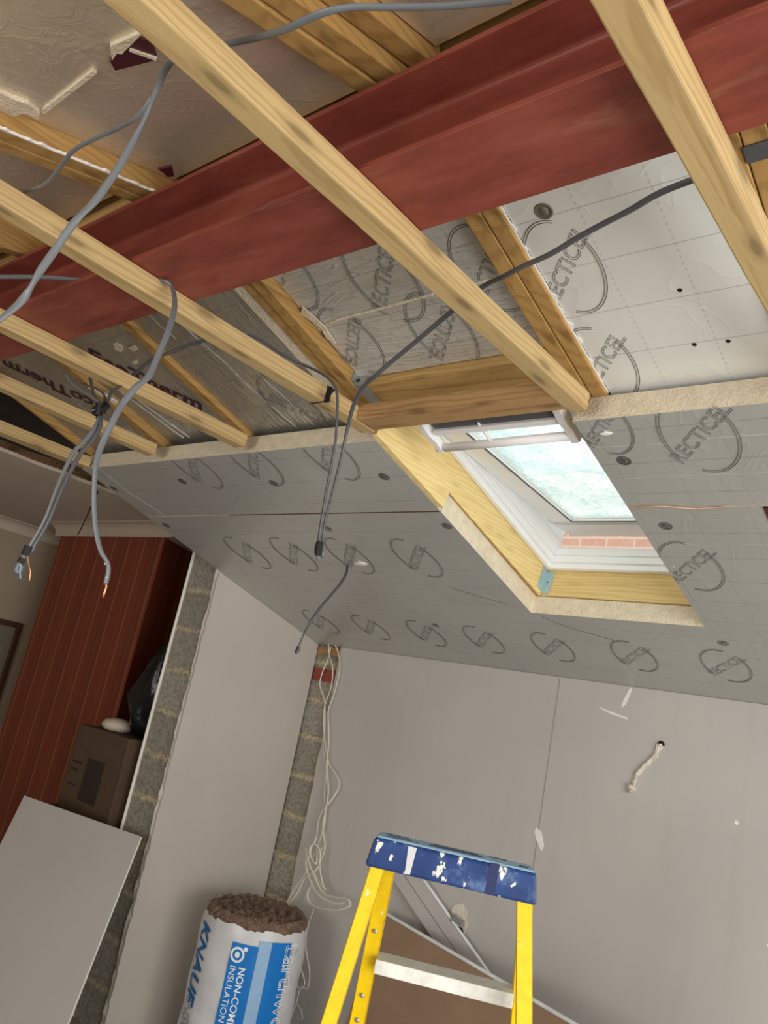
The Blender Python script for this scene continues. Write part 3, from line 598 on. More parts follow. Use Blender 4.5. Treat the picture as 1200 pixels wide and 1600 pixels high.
# near slope panels
G3 = 'foil insulation panels between the near rafters'
n1 = panel(-0.874, -0.431, 0.05, 3.6, 0.06, 'foil_near', 'brownish foil panel above the beam at the top right of the rafters', NS, G3)
n2 = panel(-1.702, -1.021, 0.05, 3.6, 0.05, 'foil_near', 'large crinkled foil panel at the top left with maroon torn patches', NS, G3)
n3 = panel(-2.384, -1.803, 0.05, 3.6, 0.09, 'foil_near', 'foil panel left of the upper left rafters, behind the grey cable', NS, G3)
n4 = panel(-3.572, -2.436, 0.05, 3.6, 0.09, 'foil_near', 'foil panel above the beam beyond the leftmost near rafter', NS, G3)
n5 = panel(-0.381, 2.38, 0.05, 3.6, 0.06, 'foil_near', 'foil panel above the beam beyond the rightmost joist', NS, G3)
def npoly(pts, w0, w1, name, mat, par): MB().prism(pts, w0, w1, NS).build(name, mat, par)
npoly([(-1.3260, 0.4434), (-1.2382, 0.4284), (-1.2672, 0.4244), (-1.3298, 0.4176), (-1.3330, 0.4249), (-1.3620, 0.4184)], 0.042, 0.050, 'torn_foam', M['foam'], n2)
npoly([(-1.3685, 0.4186), (-1.3346, 0.4213), (-1.3207, 0.4151), (-1.2663, 0.4236), (-1.2548, 0.4006), (-1.2938, 0.3642), (-1.3885, 0.3961)], 0.044, 0.050, 'maroon_patch', M['maroon'], n2)
npoly([(-1.3015, 0.4174), (-1.2857, 0.3707), (-1.2935, 0.3670), (-1.3076, 0.4150)], 0.040, 0.044, 'torn_foam', M['foam'], n2)
npoly([(-1.6463, 0.4177), (-1.4217, 0.4230), (-1.4264, 0.4136), (-1.6531, 0.4074)], 0.044, 0.050, 'torn_foam', M['foam'], n2)
npoly([(-1.6368, 0.5202), (-1.6406, 0.4799), (-1.6330, 0.4501), (-1.6534, 0.4170), (-1.6756, 0.4091), (-1.6725, 0.4384), (-1.7097, 0.4488), (-1.7095, 0.4892)], 0.040, 0.050, 'torn_foam', M['foam'], n2)
npoly([(-1.5930, 0.1635), (-1.5547, 0.1531), (-1.5931, 0.1198), (-1.6081, 0.1273), (-1.5971, 0.1469)], 0.0, 0.006, 'maroon_patch', M['maroon'], n2)
r = random.Random(18); n_ = 70
rg = MB().prism([(-1.706, 0.02), (-1.706, 0.62)] + [(-1.7035 + r.choice((0, 0, 0.002, 0.004, 0.008)) * r.random(), 0.62 - 0.60 * i / n_) for i in range(n_ + 1)], 0.0, 0.006, NS)
rg.build('ragged_foil_edge', M['white_edge'], n2)

# ================================================================ SKYLIGHT
MB().box(-1.7005, -1.676, -0.03, 0.395, 0.0, 0.078, SL).build('lining_batten', M['pine'], label='short pale pine batten lining the upper left edge of the skylight opening', cat='timber', bevel=0.002)
MB().box(-1.7000, -1.692, -0.07, 1.180, 0.0795, 0.225, SL).build('reveal_lining', M['pine'], label='long pale pine board lining the left side of the skylight', cat='timber', bevel=0.0015)
MB().box(-1.692, -1.016, 1.180, 1.222, 0.0825, 0.225, SL).build('reveal_lining', M['pinex'], label='pale pine board lining the bottom of the skylight', cat='timber', bevel=0.0015)
bk = thing('angle_bracket', SL(-1.68, 1.17, 0.09), 'pale blue-grey metal angle bracket in the lower left corner of the skylight', 'bracket')
MB().box(-1.691, -1.655, 1.172, 1.178, 0.09, 0.19, SL).build('bottom_plate', M['galvblue'], bk)
MB().box(-1.691, -1.686, 1.135, 1.172, 0.10, 0.195, SL).build('side_plate', M['galvblue'], bk)
MB().lathe([(0.005, 0), (0.004, 0.003)], SL(-1.672, 1.172, 0.14), (0, -CT, ST), 8).build('screw', M['screw'], bk)
win = thing('window_1', SL(-1.36, 0.55, 0.2), None, None); win['kind'] = S
fr = MB(); U0, U1, V0, V1 = -1.690, -1.018, -0.065, 1.172
def sframe(m, u0, u1, v0, v1, wd, w0, w1, f):
    m.box(u0, u0 + wd, v0, v1, w0, w1, f).box(u1 - wd, u1, v0, v1, w0, w1, f).box(u0 + wd, u1 - wd, v0, v0 + wd, w0, w1, f).box(u0 + wd, u1 - wd, v1 - wd, v1, w0, w1, f)
sframe(fr, U0, U1, V0, V1, 0.022, 0.200, 0.225, SL); sframe(fr, U0 + 0.001, U1 - 0.001, V0 + 0.001, V1 - 0.001, 0.032, 0.225, 0.255, SL); sframe(fr, U0, U1, V0, V1, 0.040, 0.255, 0.288, SL); fr.box(U0, U0 + 0.030, V0 + 0.5, V1, 0.288, 0.415, SL).box(U1 - 0.030, U1, V0 + 0.5, V1, 0.288, 0.415, SL).box(U0 + 0.03, U0 + 0.036, V0 + 0.5, V1, 0.335, 0.345, SL)
fr.build('window_frame', M['upvc'], win, bevel=0.003)
AN = math.radians(11.0); PV, PW = 0.56, 0.282
def SA(u, v, w):        # sash space: v measured from the pivot, tilted so that its foot swings outwards
    return SL(u, PV + v * math.cos(AN) - w * math.sin(AN), PW + v * math.sin(AN) + w * math.cos(AN))
sa = MB(); sframe(sa, -1.645, -1.065, -0.575, 0.568, 0.098, -0.026, 0.02, SA); sframe(sa, -1.638, -1.072, -0.568, 0.575, 0.07, 0.02, 0.035, SA); sa.box(-1.645, -1.065, 0.568, 0.636, -0.020, 0.02, SA).box(-1.645, -1.065, 0.460, 0.50, -0.026, 0.02, SA)
so = sa.build('sash', M['upvc'], win, bevel=0.003)
gb = MB(); sframe(gb, -1.556, -1.154, -0.496, 0.466, 0.012, -0.014, 0.004, SA); gb.build('glazing_bead', M['upvc'], so, bevel=0.002)
gs = MB(); sframe(gs, -1.550, -1.160, -0.493, 0.462, 0.006, -0.0295, -0.0262, SA); gs.build('seal', M['greyrub'], so)
MB().box(-1.545, -1.165, -0.485, 0.485, -0.006, 0.006, SA).build('pane', M['glass'], so)
# handle bar of the ventilation flap, hanging below the top rail
hb = thing('handle', SL(-1.3, 0, 0.1), None, None); hb.parent = so; hb.location = WL[hb.name] - WL[so.name]
def HB(u, v, w): return SL(u, v, w)
mm = MB(); mm.box(-1.510, -1.045, -0.008, 0.040, 0.055, 0.066, HB).box(-1.510, -1.045, 0.032, 0.054, 0.040, 0.070, HB); mm.build('rail', M['upvc2'], hb, bevel=0.003)
MB().box(-1.505, -1.050, -0.020, -0.0085, 0.048, 0.070, HB).box(-1.505, -1.052, -0.012, 0.0355, 0.051, 0.0548, HB).build('dark_strip', M['greyrub'], hb)
mm = MB().tube([HB(-1.545, 0.120, 0.045), HB(-1.07, 0.112, 0.045)], 0.015, 0.013, seg=14); mm.build('grip', M['upvc2'], hb, smooth=True)
for (u, w_) in ((-1.530, 0.020), (-1.058, 0.024), (-1.335, 0.007)):
    sl = -0.03 if u < -1.5 else (0.0 if u < -1.2 else 0.008)
    pts = [(-0.040, 0.072), (0.03, 0.072), (0.085, 0.060), (0.128, 0.060), (0.136, 0.045), (0.128, 0.030), (0.085, 0.034), (0.04, 0.030), (0.0, 0.034), (-0.040, 0.042)]
    if u > -1.5 and u < -1.2: pts = [(0.02, 0.062), (0.115, 0.052), (0.115, 0.040), (0.02, 0.046)]
    MB().prism(pts, u - w_ / 2, u + w_ / 2, lambda a, b, c: HB(c, a, b)).build('end_bracket', M['upvc2'], hb, bevel=0.002)
for u in (-1.52, -1.10): MB().box(u - 0.015, u + 0.015, -0.03, 0.0, 0.066, 0.155, HB).build('arm', M['upvc2'], hb)

# ================================================================ CABLES
def cable(name, pts, r, mat, label, grp=None, r2=None, parent=None, n=8):
    m = MB().tube(smooth_path(pts, n), r, r2 or r * 0.62, seg=10)
    return m.build(name, M[mat], parent, label=label, cat=None if parent else 'cable', group=grp, smooth=True)
cable('power_cable', [(-0.5570, 0.6558, 0.9476), (-0.6284, 0.6109, 0.9329), (-0.6896, 0.5645, 0.9188), (-0.7255, 0.5345, 0.9091), (-0.7526, 0.5150, 0.8982), (-0.7904, 0.5089, 0.8980), (-0.8319, 0.5092, 0.9041), (-0.9097, 0.5140, 0.9318), (-1.0160, 0.5186, 0.9741), (-1.0658, 0.4949, 0.9641), (-1.0794, 0.4729, 0.9281), (-1.0733, 0.4627, 0.8582), (-1.0877, 0.4618, 0.7874), (-1.0897, 0.4512, 0.7166), (-1.0895, 0.4346, 0.6478), (-1.0967, 0.4193, 0.6031), (-1.1037, 0.4089, 0.5520), (-1.1056, 0.3986, 0.5071), (-1.1131, 0.3938, 0.4678), (-1.1167, 0.3839, 0.4395), (-1.1235, 0.3673, 0.4067)], 0.0058, 'cable', 'thick grey cable from the top centre over the long joist down to the left edge', 'grey power cables hanging in the roof')
cable('power_cable', [(-1.0970, 0.4773, 0.9377), (-1.0983, 0.4716, 0.8728), (-1.1399, 0.4756, 0.8511), (-1.2020, 0.4772, 0.8544), (-1.2829, 0.4786, 0.8658), (-1.3741, 0.4823, 0.8770), (-1.4605, 0.5002, 0.8860), (-1.5478, 0.5170, 0.8925), (-1.6500, 0.5288, 0.9162), (-1.7694, 0.5355, 0.9533)], 0.0042, 'cable', 'grey cable branching left above the leftmost upper rafter', 'grey power cables hanging in the roof')
c3 = cable('power_cable', [(-2.2716, 0.6774, 0.9400), (-2.0710, 0.7478, 0.9350), (-1.9443, 0.7935, 0.9250), (-1.8166, 0.8328, 0.9150), (-1.7027, 0.8640, 0.9090), (-1.6400, 0.8688, 0.8938), (-1.6220, 0.8812, 0.8796), (-1.5744, 0.8716, 0.8259), (-1.5439, 0.8604, 0.7752), (-1.5228, 0.8460, 0.7070), (-1.5156, 0.8359, 0.6533), (-1.5066, 0.8240, 0.6029), (-1.5075, 0.8033, 0.5675), (-1.5088, 0.7866, 0.5228), (-1.5048, 0.7757, 0.4811), (-1.5037, 0.7661, 0.4239), (-1.4956, 0.7620, 0.3755), (-1.4910, 0.7696, 0.3297), (-1.4836, 0.7816, 0.2792), (-1.4727, 0.7947, 0.2362), (-1.4592, 0.8072, 0.2042), (-1.4524, 0.8237, 0.1852), (-1.4510, 0.8301, 0.1673), (-1.4522, 0.8321, 0.1454)], 0.0075, 'cable', 'thick grey cable draped over a joist at the left, bare copper at its end', 'grey power cables hanging in the roof')
MB().tube([(-1.4513, 0.8301, 0.1541), (-1.4494, 0.8341, 0.1382), (-1.4497, 0.8334, 0.1276), (-1.4502, 0.8337, 0.1186)], 0.0021, seg=8).build('copper_core', M['copper'], c3, smooth=True)
for q in ((-1.4444, 0.8143, 0.1815), (-1.4420, 0.8237, 0.1567)):
    MB().lathe([(0.0014, 0), (0.0012, 0.001)], q, (0.65, -0.7, -0.25), 8).build('white_dot', M['ink_white'], c3)  # small white discs on the cable near its bare end
cable('power_cable', [(-2.4034, 1.2384, 0.9015), (-2.3341, 1.2340, 0.9323), (-2.2174, 1.2123, 0.9504), (-2.0651, 1.1740, 0.9271), (-1.9124, 1.1334, 0.9045), (-1.8229, 1.1204, 0.8967), (-1.7624, 1.1256, 0.9086), (-1.7231, 1.1521, 0.9255), (-1.7025, 1.1955, 0.9330), (-1.7099, 1.2564, 0.9382), (-1.7243, 1.3236, 0.9444), (-1.7121, 1.3911, 0.9452), (-1.6625, 1.4286, 0.9271), (-1.6212, 1.4437, 0.8999), (-1.5935, 1.4471, 0.8654), (-1.5772, 1.4500, 0.8087), (-1.5753, 1.4685, 0.7177), (-1.5871, 1.4855, 0.6181), (-1.5929, 1.4961, 0.5357), (-1.6023, 1.5125, 0.4557), (-1.6032, 1.5201, 0.4260)], 0.0062, 'cable_dark', 'dark grey cable hanging left of its twin, coming from behind the notched joist', 'twin cables hanging before the foil')
c5 = cable('power_cable', [(-0.4212, 1.0384, 0.9044), (-0.4422, 1.0349, 0.8984), (-0.5006, 1.0477, 0.9014), (-0.5638, 1.0789, 0.9103), (-0.6196, 1.1083, 0.9234), (-0.6894, 1.1348, 0.9281), (-0.7634, 1.1610, 0.9264), (-0.8384, 1.1889, 0.9362), (-0.9162, 1.2247, 0.9490), (-0.9853, 1.2534, 0.9580), (-1.0920, 1.2874, 0.9355), (-1.1674, 1.3116, 0.9151), (-1.2429, 1.3339, 0.8926), (-1.3140, 1.3554, 0.8733), (-1.3743, 1.3715, 0.8513), (-1.4459, 1.4013, 0.8355), (-1.5095, 1.4440, 0.8086), (-1.5475, 1.4775, 0.7584), (-1.5684, 1.4979, 0.6703), (-1.5839, 1.5085, 0.5684), (-1.5909, 1.5126, 0.4936), (-1.5968, 1.5278, 0.4227)], 0.0062, 'cable_dark', 'long dark cable from the rightmost joist, hanging right of its twin to black tape', 'twin cables hanging before the foil')
tp = MB().tube([(-1.5973, 1.5161, 0.4362), (-1.5995, 1.5188, 0.4182), (-1.6003, 1.5236, 0.3971)], 0.013, 0.011, seg=9, rad=[0.9, 1.15, 0.9]); tp.tube([(-1.5961, 1.5134, 0.4241), (-1.6036, 1.5050, 0.4253)], 0.004, seg=5).tube([(-1.5957, 1.5184, 0.4069), (-1.6045, 1.5099, 0.4043)], 0.004, seg=5).build('black_tape', M['tape'], c5, label='black insulating tape wrap')
MB().tube([(-1.5990, 1.5213, 0.4002), (-1.5972, 1.5274, 0.3834)], 0.006, seg=8).tube([(-1.5905, 1.5258, 0.4166), (-1.5886, 1.5340, 0.3929)], 0.005, seg=8).build('cable_stub', M['cable'], c5, smooth=True)
c6 = cable('power_cable', [(-2.4493, 2.5251, 0.6629), (-2.4984, 2.5733, 0.6269), (-2.4388, 2.5142, 0.5773), (-2.4207, 2.4736, 0.5209), (-2.4201, 2.4299, 0.4585), (-2.4213, 2.3834, 0.3912), (-2.4308, 2.3552, 0.3234), (-2.4461, 2.3468, 0.2629), (-2.4556, 2.3423, 0.2096), (-2.4599, 2.3401, 0.1817)], 0.0062, 'cable_dark', 'single cable poking out through the lower foil board, hanging towards the corner')
MB().tube([(-2.4529, 2.3417, 0.2151), (-2.4572, 2.3395, 0.1873)], 0.008, seg=8).build('black_tape', M['tape'], c6)
# taped bundle at the left
G = 'cables of the taped bundle at the left'
T0 = (-2.1972, 1.0811, 0.7114)
c7 = cable('power_cable', [(-2.4030, 1.0436, 0.8361), (-2.3733, 1.0535, 0.8101), (-2.3086, 1.0669, 0.7796), (-2.2451, 1.0745, 0.7518), (-2.1949, 1.0826, 0.7161), (-2.1622, 1.0691, 0.6573), (-2.1518, 1.0494, 0.6077), (-2.1541, 1.0259, 0.5566), (-2.1507, 1.0133, 0.5026), (-2.1484, 1.0045, 0.4283), (-2.1545, 1.0017, 0.3389), (-2.1682, 0.9932, 0.2695), (-2.1719, 0.9900, 0.2502)], 0.0068, 'cable', 'cable of the left bundle running down its left side to the taped end', G)
c8 = cable('power_cable', [(-2.3795, 1.1097, 0.8511), (-2.2952, 1.0904, 0.7867), (-2.2003, 1.0738, 0.7127), (-2.1565, 1.0764, 0.6640), (-2.1445, 1.0636, 0.6089), (-2.1464, 1.0420, 0.5566), (-2.1450, 1.0276, 0.4981), (-2.1435, 1.0172, 0.4231), (-2.1501, 1.0117, 0.3365), (-2.1639, 1.0026, 0.2687), (-2.1690, 0.9977, 0.2451)], 0.0066, 'cable_dark', 'dark cable of the left bundle running down its right side', G)
cable('power_cable', [(-2.3313, 1.2174, 0.9007), (-2.3059, 1.1718, 0.8414), (-2.2851, 1.1438, 0.8079), (-2.2263, 1.1116, 0.7536), (-2.2022, 1.0912, 0.7164), (-2.1867, 1.0771, 0.6775)], 0.0060, 'cable_dark', 'short cable running from the knotty joist into the black tape knot', G)
cable('power_cable', [(-2.4269, 1.1145, 0.8415), (-2.3408, 1.1189, 0.8167), (-2.2799, 1.1222, 0.7864), (-2.2329, 1.1055, 0.7431), (-2.2069, 1.0888, 0.7054)], 0.0055, 'cable_dark', 'looped cable end going into the black tape knot', G)
tb = MB().tube([(-2.1759, 1.0887, 0.7293), (-2.1800, 1.0726, 0.7059), (-2.1919, 1.0551, 0.6952)], 0.020, 0.014, seg=9, rad=[0.75, 1.15, 0.7]); tb.tube([(-2.1772, 1.0685, 0.7203), (-2.1762, 1.0709, 0.6840)], 0.018, 0.012, seg=8).build('black_tape', M['tape'], c8, label='black tape knot round the cables')
MB().tube([(-2.1669, 0.9868, 0.2584), (-2.1710, 0.9848, 0.2304)], 0.0105, seg=10).tube([(-2.1721, 0.9841, 0.2229), (-2.1749, 0.9812, 0.2075)], 0.0095, seg=10).build('black_tape', M['tape'], c7)
MB().tube([(-2.1704, 0.9847, 0.2358), (-2.1726, 0.9837, 0.2191)], 0.008, seg=10).tube(smooth_path([(-2.1738, 0.9820, 0.2150), (-2.1771, 0.9787, 0.1959), (-2.1772, 0.9808, 0.1838), (-2.1739, 0.9878, 0.1858), (-2.1726, 0.9874, 0.2020)]), 0.006, seg=8).build('cable_stub', M['cable'], c7, smooth=True)
MB().tube(smooth_path([(-2.1684, 0.9833, 0.2083), (-2.1696, 0.9842, 0.1904), (-2.1677, 0.9925, 0.1675)]), 0.0022, seg=6).build('blue_core', M['core_blue'], c7, smooth=True)
MB().tube(smooth_path([(-2.1640, 0.9852, 0.2416), (-2.1620, 0.9947, 0.2207), (-2.1597, 1.0040, 0.1997)]), 0.0022, seg=6).build('brown_core', M['core_brown'], c7, smooth=True)
MB().tube(smooth_path([(-2.1597, 1.0035, 0.2014), (-2.1581, 1.0091, 0.1903), (-2.1580, 1.0135, 0.1679)]), 0.0016, seg=6).build('copper_core', M['copper'], c7, smooth=True)
# old white cables in the exposed strip of the eaves wall corner
GW = 'old white cables in the wall corner'
cable('old_cable', [(-3.4418, 3.5500, 0.3532), (-3.4475, 3.5550, 0.2825), (-3.4704, 3.5550, 0.1935), (-3.4689, 3.5550, 0.1157), (-3.4040, 3.5550, 0.0282), (-3.3561, 3.5500, -0.0974), (-3.3288, 3.5500, -0.2409), (-3.2728, 3.5500, -0.3395), (-3.2471, 3.5500, -0.4768), (-3.1938, 3.5400, -0.6051), (-3.1981, 3.5300, -0.7431), (-3.2304, 3.5200, -0.8862), (-3.2958, 3.5200, -1.0043), (-3.3360, 3.5200, -1.0890)], 0.0055, 'cable_white', 'leftmost white cable curving down the exposed blockwork strip', GW)
cable('old_cable', [(-3.4678, 3.5500, 0.3665), (-3.4354, 3.5500, 0.2946), (-3.3866, 3.5500, 0.2219), (-3.3693, 3.5500, 0.1085), (-3.3835, 3.5450, -0.0083), (-3.3304, 3.5400, -0.1686), (-3.2590, 3.5400, -0.3017), (-3.1763, 3.5350, -0.3576), (-3.1352, 3.5350, -0.4124), (-3.1754, 3.5400, -0.4972), (-3.2370, 3.5400, -0.5976), (-3.2221, 3.5300, -0.7149), (-3.2318, 3.5100, -0.7686), (-3.2221, 3.5000, -0.8168), (-3.1564, 3.4900, -0.8663), (-3.0832, 3.4800, -0.9118), (-3.0295, 3.4800, -0.9292)], 0.0055, 'cable_white', 'white cable bowing out to the right halfway down the wall corner', GW)
cable('old_cable', [(-3.4068, 3.5500, 0.3645), (-3.3649, 3.5500, 0.3137), (-3.3295, 3.5500, 0.2285), (-3.3281, 3.5450, 0.0752), (-3.3425, 3.5400, -0.0218), (-3.2906, 3.5350, -0.1625), (-3.2495, 3.5300, -0.3366), (-3.2000, 3.5300, -0.4681), (-3.1803, 3.5200, -0.6369), (-3.1152, 3.5000, -0.7397), (-3.1198, 3.4900, -0.8237), (-3.0742, 3.4800, -0.8932), (-3.0366, 3.4800, -0.9376)], 0.0055, 'cable_white', 'right-hand white cable from the top of the wall corner', GW)
cable('old_cable', [(-3.2373, 3.4800, -0.7703), (-3.1897, 3.4700, -0.8252), (-3.1108, 3.4600, -0.8865), (-3.0210, 3.4500, -0.9420), (-2.9193, 3.4400, -0.9351), (-2.8323, 3.4300, -0.9193), (-2.8077, 3.4300, -0.9429), (-2.8730, 3.4300, -0.9833), (-2.9904, 3.4400, -1.0117), (-3.0948, 3.4500, -1.0171), (-3.1377, 3.4600, -0.9750), (-3.1243, 3.4700, -0.9066)], 0.0072, 'cable_white', 'long white cable loop sticking out above the insulation roll', GW)
cable('old_cable', [(-3.1806, 3.4700, -0.7896), (-3.1943, 3.4600, -0.8430), (-3.1153, 3.4500, -0.9200), (-3.0299, 3.4400, -0.9601), (-2.9109, 3.4400, -0.9638), (-2.8575, 3.4400, -0.9422)], 0.006, 'cable_white', 'thinner white cable inside the long loop', GW)
cable('old_cable', [(-3.1358, 3.5200, -0.7345), (-3.1505, 3.4900, -0.7719), (-3.1293, 3.4700, -0.8261), (-3.1761, 3.4600, -0.7886), (-3.1783, 3.4700, -0.7323), (-3.1295, 3.4800, -0.7600), (-3.1109, 3.4700, -0.8377), (-3.1934, 3.4700, -0.9254), (-3.2300, 3.4800, -1.0014), (-3.2998, 3.4900, -1.0874)], 0.006, 'cable_white', 'tangled knot of white cable in the wall corner', GW)
cable('old_cable', [(-3.1126, 3.5000, -1.2279), (-3.1223, 3.5000, -1.2906), (-3.1311, 3.5000, -1.3247), (-3.0689, 3.5000, -1.3968), (-3.0952, 3.5000, -1.4364), (-3.1441, 3.5000, -1.4069)], 0.0048, 'cable_white', 'thin white cable beside the right side of the insulation roll', GW)
cable('old_cable', [(-3.1274, 3.5200, -1.0549), (-3.1407, 3.5200, -1.1393), (-3.1268, 3.5200, -1.2464), (-3.0645, 3.5200, -1.3511), (-3.0602, 3.5200, -1.4264), (-3.1067, 3.5200, -1.4332), (-3.1171, 3.5200, -1.5227), (-3.1432, 3.5200, -1.6235), (-3.1426, 3.5200, -1.7735)], 0.0048, 'cable_white', 'thin white cable trailing down the wall behind the insulation roll', GW)
cable('old_cable', [(-3.0818, 3.5000, -1.5682), (-3.0360, 3.5000, -1.5606), (-3.0575, 3.5000, -1.5234), (-3.1117, 3.5000, -1.5063), (-3.1389, 3.5000, -1.5434)], 0.003, 'cable_white', 'small white cable curl low on the wall near the bottom of the picture', GW)
cable('pull_cord', [(-4.3665, 2.2863, 0.9450), (-4.2769, 2.2300, 0.8634), (-4.2951, 2.2279, 0.7733), (-4.3102, 2.2235, 0.6984), (-4.3197, 2.2185, 0.6545)], 0.005, 'black_hole', 'thin dark wire hanging before the coving of the far room')


# ================================================================ THINGS BELOW
# insulation roll standing in the corner
RCX, RCY, RR, RT = -3.135, 3.125, 0.268, -1.055
roll = thing('insulation_roll', (RCX, RCY, -1.75), 'roll of brown mineral wool in grey and blue plastic wrap standing in the corner', 'insulation roll')
r = random.Random(21); sg = 96
def rrad(t_): return RR * (1 + 0.012 * math.sin(3 * t_ + 1) + 0.006 * math.sin(7 * t_))
top = [RT - 0.012 - 0.018 * abs(math.sin(4.3 * t_)) * r.random() - 0.008 * r.random() for t_ in [2 * math.pi * j / sg for j in range(sg)]]
m = MB(); vs = []; fs = []; K = 14
for i in range(K + 1):
    for j in range(sg):
        t_ = 2 * math.pi * j / sg; z = -1.749 + (top[j] + 1.749) * i / K; q = rrad(t_) + 0.0035 * math.sin(9 * z * 3 + 5 * t_) - (0.010 if i == K else 0)
        vs.append((RCX + q * math.cos(t_), RCY + q * math.sin(t_), z))
for i in range(K):
    for j in range(sg): fs.append((i * sg + j, i * sg + (j + 1) % sg, (i + 1) * sg + (j + 1) % sg, (i + 1) * sg + j))
m.add(vs, fs); m.build('plastic_wrap', M['wrap'], roll, smooth=True, label='pale grey plastic wrap with torn top edge')
m = MB(); vs = []; fs = []; N1, N2 = 22, 72
for i in range(N1 + 1):
    for j in range(N2):
        t_ = 2 * math.pi * j / N2; f_ = 1 - i / N1; q = (rrad(t_) - 0.012) * f_
        z = RT + 0.012 + 0.018 * (r.random() - 0.5) + 0.02 * math.sin(5 * f_ * 6) * 0.4 - (0.02 if i == 0 else 0)
        vs.append((RCX + q * math.cos(t_) * (1 + 0.03 * (r.random() - 0.5)), RCY + q * math.sin(t_) * (1 + 0.03 * (r.random() - 0.5)), z))
for i in range(N1):
    for j in range(N2): fs.append((i * N2 + j, i * N2 + (j + 1) % N2, (i + 1) * N2 + (j + 1) % N2, (i + 1) * N2 + j))
b0 = len(vs)
for j in range(N2):
    t_ = 2 * math.pi * j / N2; vs.append((RCX + (rrad(t_) - 0.016) * math.cos(t_), RCY + (rrad(t_) - 0.016) * math.sin(t_), RT - 0.12))
for j in range(N2): fs.append((b0 + j, b0 + (j + 1) % N2, (j + 1) % N2, j))
for k in range(300):       # loose tufts
    t_ = r.uniform(0, 6.283); q = RR * 0.97 * math.sqrt(r.random()) if k % 3 else RR * r.uniform(0.9, 0.985); s_ = r.uniform(0.003, 0.008)
    c = Vector((RCX + q * math.cos(t_), RCY + q * math.sin(t_), RT + r.uniform(0.0, 0.022)))
    b0 = len(vs); d_ = [Vector((r.uniform(-1, 1), r.uniform(-1, 1), r.uniform(-0.6, 0.9))) * s_ for _ in range(4)]
    vs += [tuple(c + e) for e in d_]; fs += [(b0, b0 + 1, b0 + 2), (b0, b0 + 2, b0 + 3), (b0, b0 + 3, b0 + 1), (b0 + 1, b0 + 3, b0 + 2)]
m.add(vs, fs); m.build('mineral_wool', M['wool'], roll, label='brown fluffy mineral wool core')
CA = math.atan2(-RCY, -RCX)      # direction on the roll that faces the viewer
def cyl(s_, h, off=0.003):       # s_ = distance round the roll (to the right as seen), h = height below the top
    t_ = CA + s_ / RR; q = rrad(t_) + off
    return (RCX + q * math.cos(t_), RCY + q * math.sin(t_), RT - h)
def patch(s0, s1, h0, h1, off, name, mat, label=None):
    m = MB(); n, k = 20, 16; vs = []
    for i in range(n + 1):
        for j in range(k + 1): vs.append(cyl(s0 + (s1 - s0) * i / n, h0 + (h1 - h0) * j / k, off + 0.004))
    m.add(vs, [(i * (k + 1) + j, (i + 1) * (k + 1) + j, (i + 1) * (k + 1) + j + 1, i * (k + 1) + j + 1) for i in range(n) for j in range(k)])
    return m.build(name, M[mat], roll, label=label, smooth=True)
patch(-0.0922, 0.0359, 0.085, 0.69, 0.0008, 'printed_band', 'wrap_blue', 'wide blue band with white lettering')
patch(0.0339, 0.0976, 0.06, 0.69, 0.0006, 'printed_band', 'wrap_pale', 'pale blue band')
patch(0.0956, 0.2007, 0.06, 0.69, 0.0008, 'printed_band', 'wrap_blue', 'right-hand blue band')
def rolltext(txt, size, s_, h, mat, bold=0.0, shear=0.0, outline=0.0, sx=1.0):
    m = MB(); vs, fs = text2d(txt, size, bold=bold, shear=shear, outline=outline); h0 = min(v[0] for v in vs)
    m.add([cyl(s_ + y, h + (x - h0) * sx, 0.0062 + 0.0003) for x, y, z in vs], fs); return m.build('printed_lettering', M[mat], roll)
rolltext('KNAUF', 0.115, -0.2776, 0.055, 'ink_navy', bold=0.003, shear=0.25, sx=0.92)
rolltext('INSULATION', 0.105, -0.2776, 0.385, 'ink_grey', bold=0.001, shear=0.2, sx=0.7)
rolltext('NON-COMBUSTIBLE', 0.046, -0.0218, 0.185, 'ink_white', bold=0.0006)
rolltext('INSULATION', 0.042, -0.0655, 0.185, 'ink_white')
rolltext('Earthwool', 0.11, 0.2057, 0.07, 'ink_white', outline=0.002)
m = MB(); q0 = -0.0562
m.add([cyl(q0 + 0.024 * math.cos(t_), 0.135 + 0.024 * math.sin(t_), 0.0062) for t_ in [i * math.pi / 12 for i in range(24)]] + [cyl(q0 + 0.034 * math.cos(t_), 0.135 + 0.034 * math.sin(t_), 0.0062) for t_ in [i * math.pi / 12 for i in range(24)]],
      [(i, (i + 1) % 24, 24 + (i + 1) % 24, 24 + i) for i in range(24)])
m.add([cyl(q0 + 0.012 * math.cos(t_), 0.135 + 0.014 * math.sin(t_), 0.0062) for t_ in [i * math.pi / 6 for i in range(12)]], [tuple(range(12))])
m.add([cyl(q0 + 0.034 + 0.010 * math.cos(t_), 0.105 + 0.010 * math.sin(t_), 0.0063) for t_ in [i * math.pi / 6 for i in range(12)]], [tuple(range(12))])
m.build('printed_emblem', M['ink_white'], roll, label='round white flame emblem')

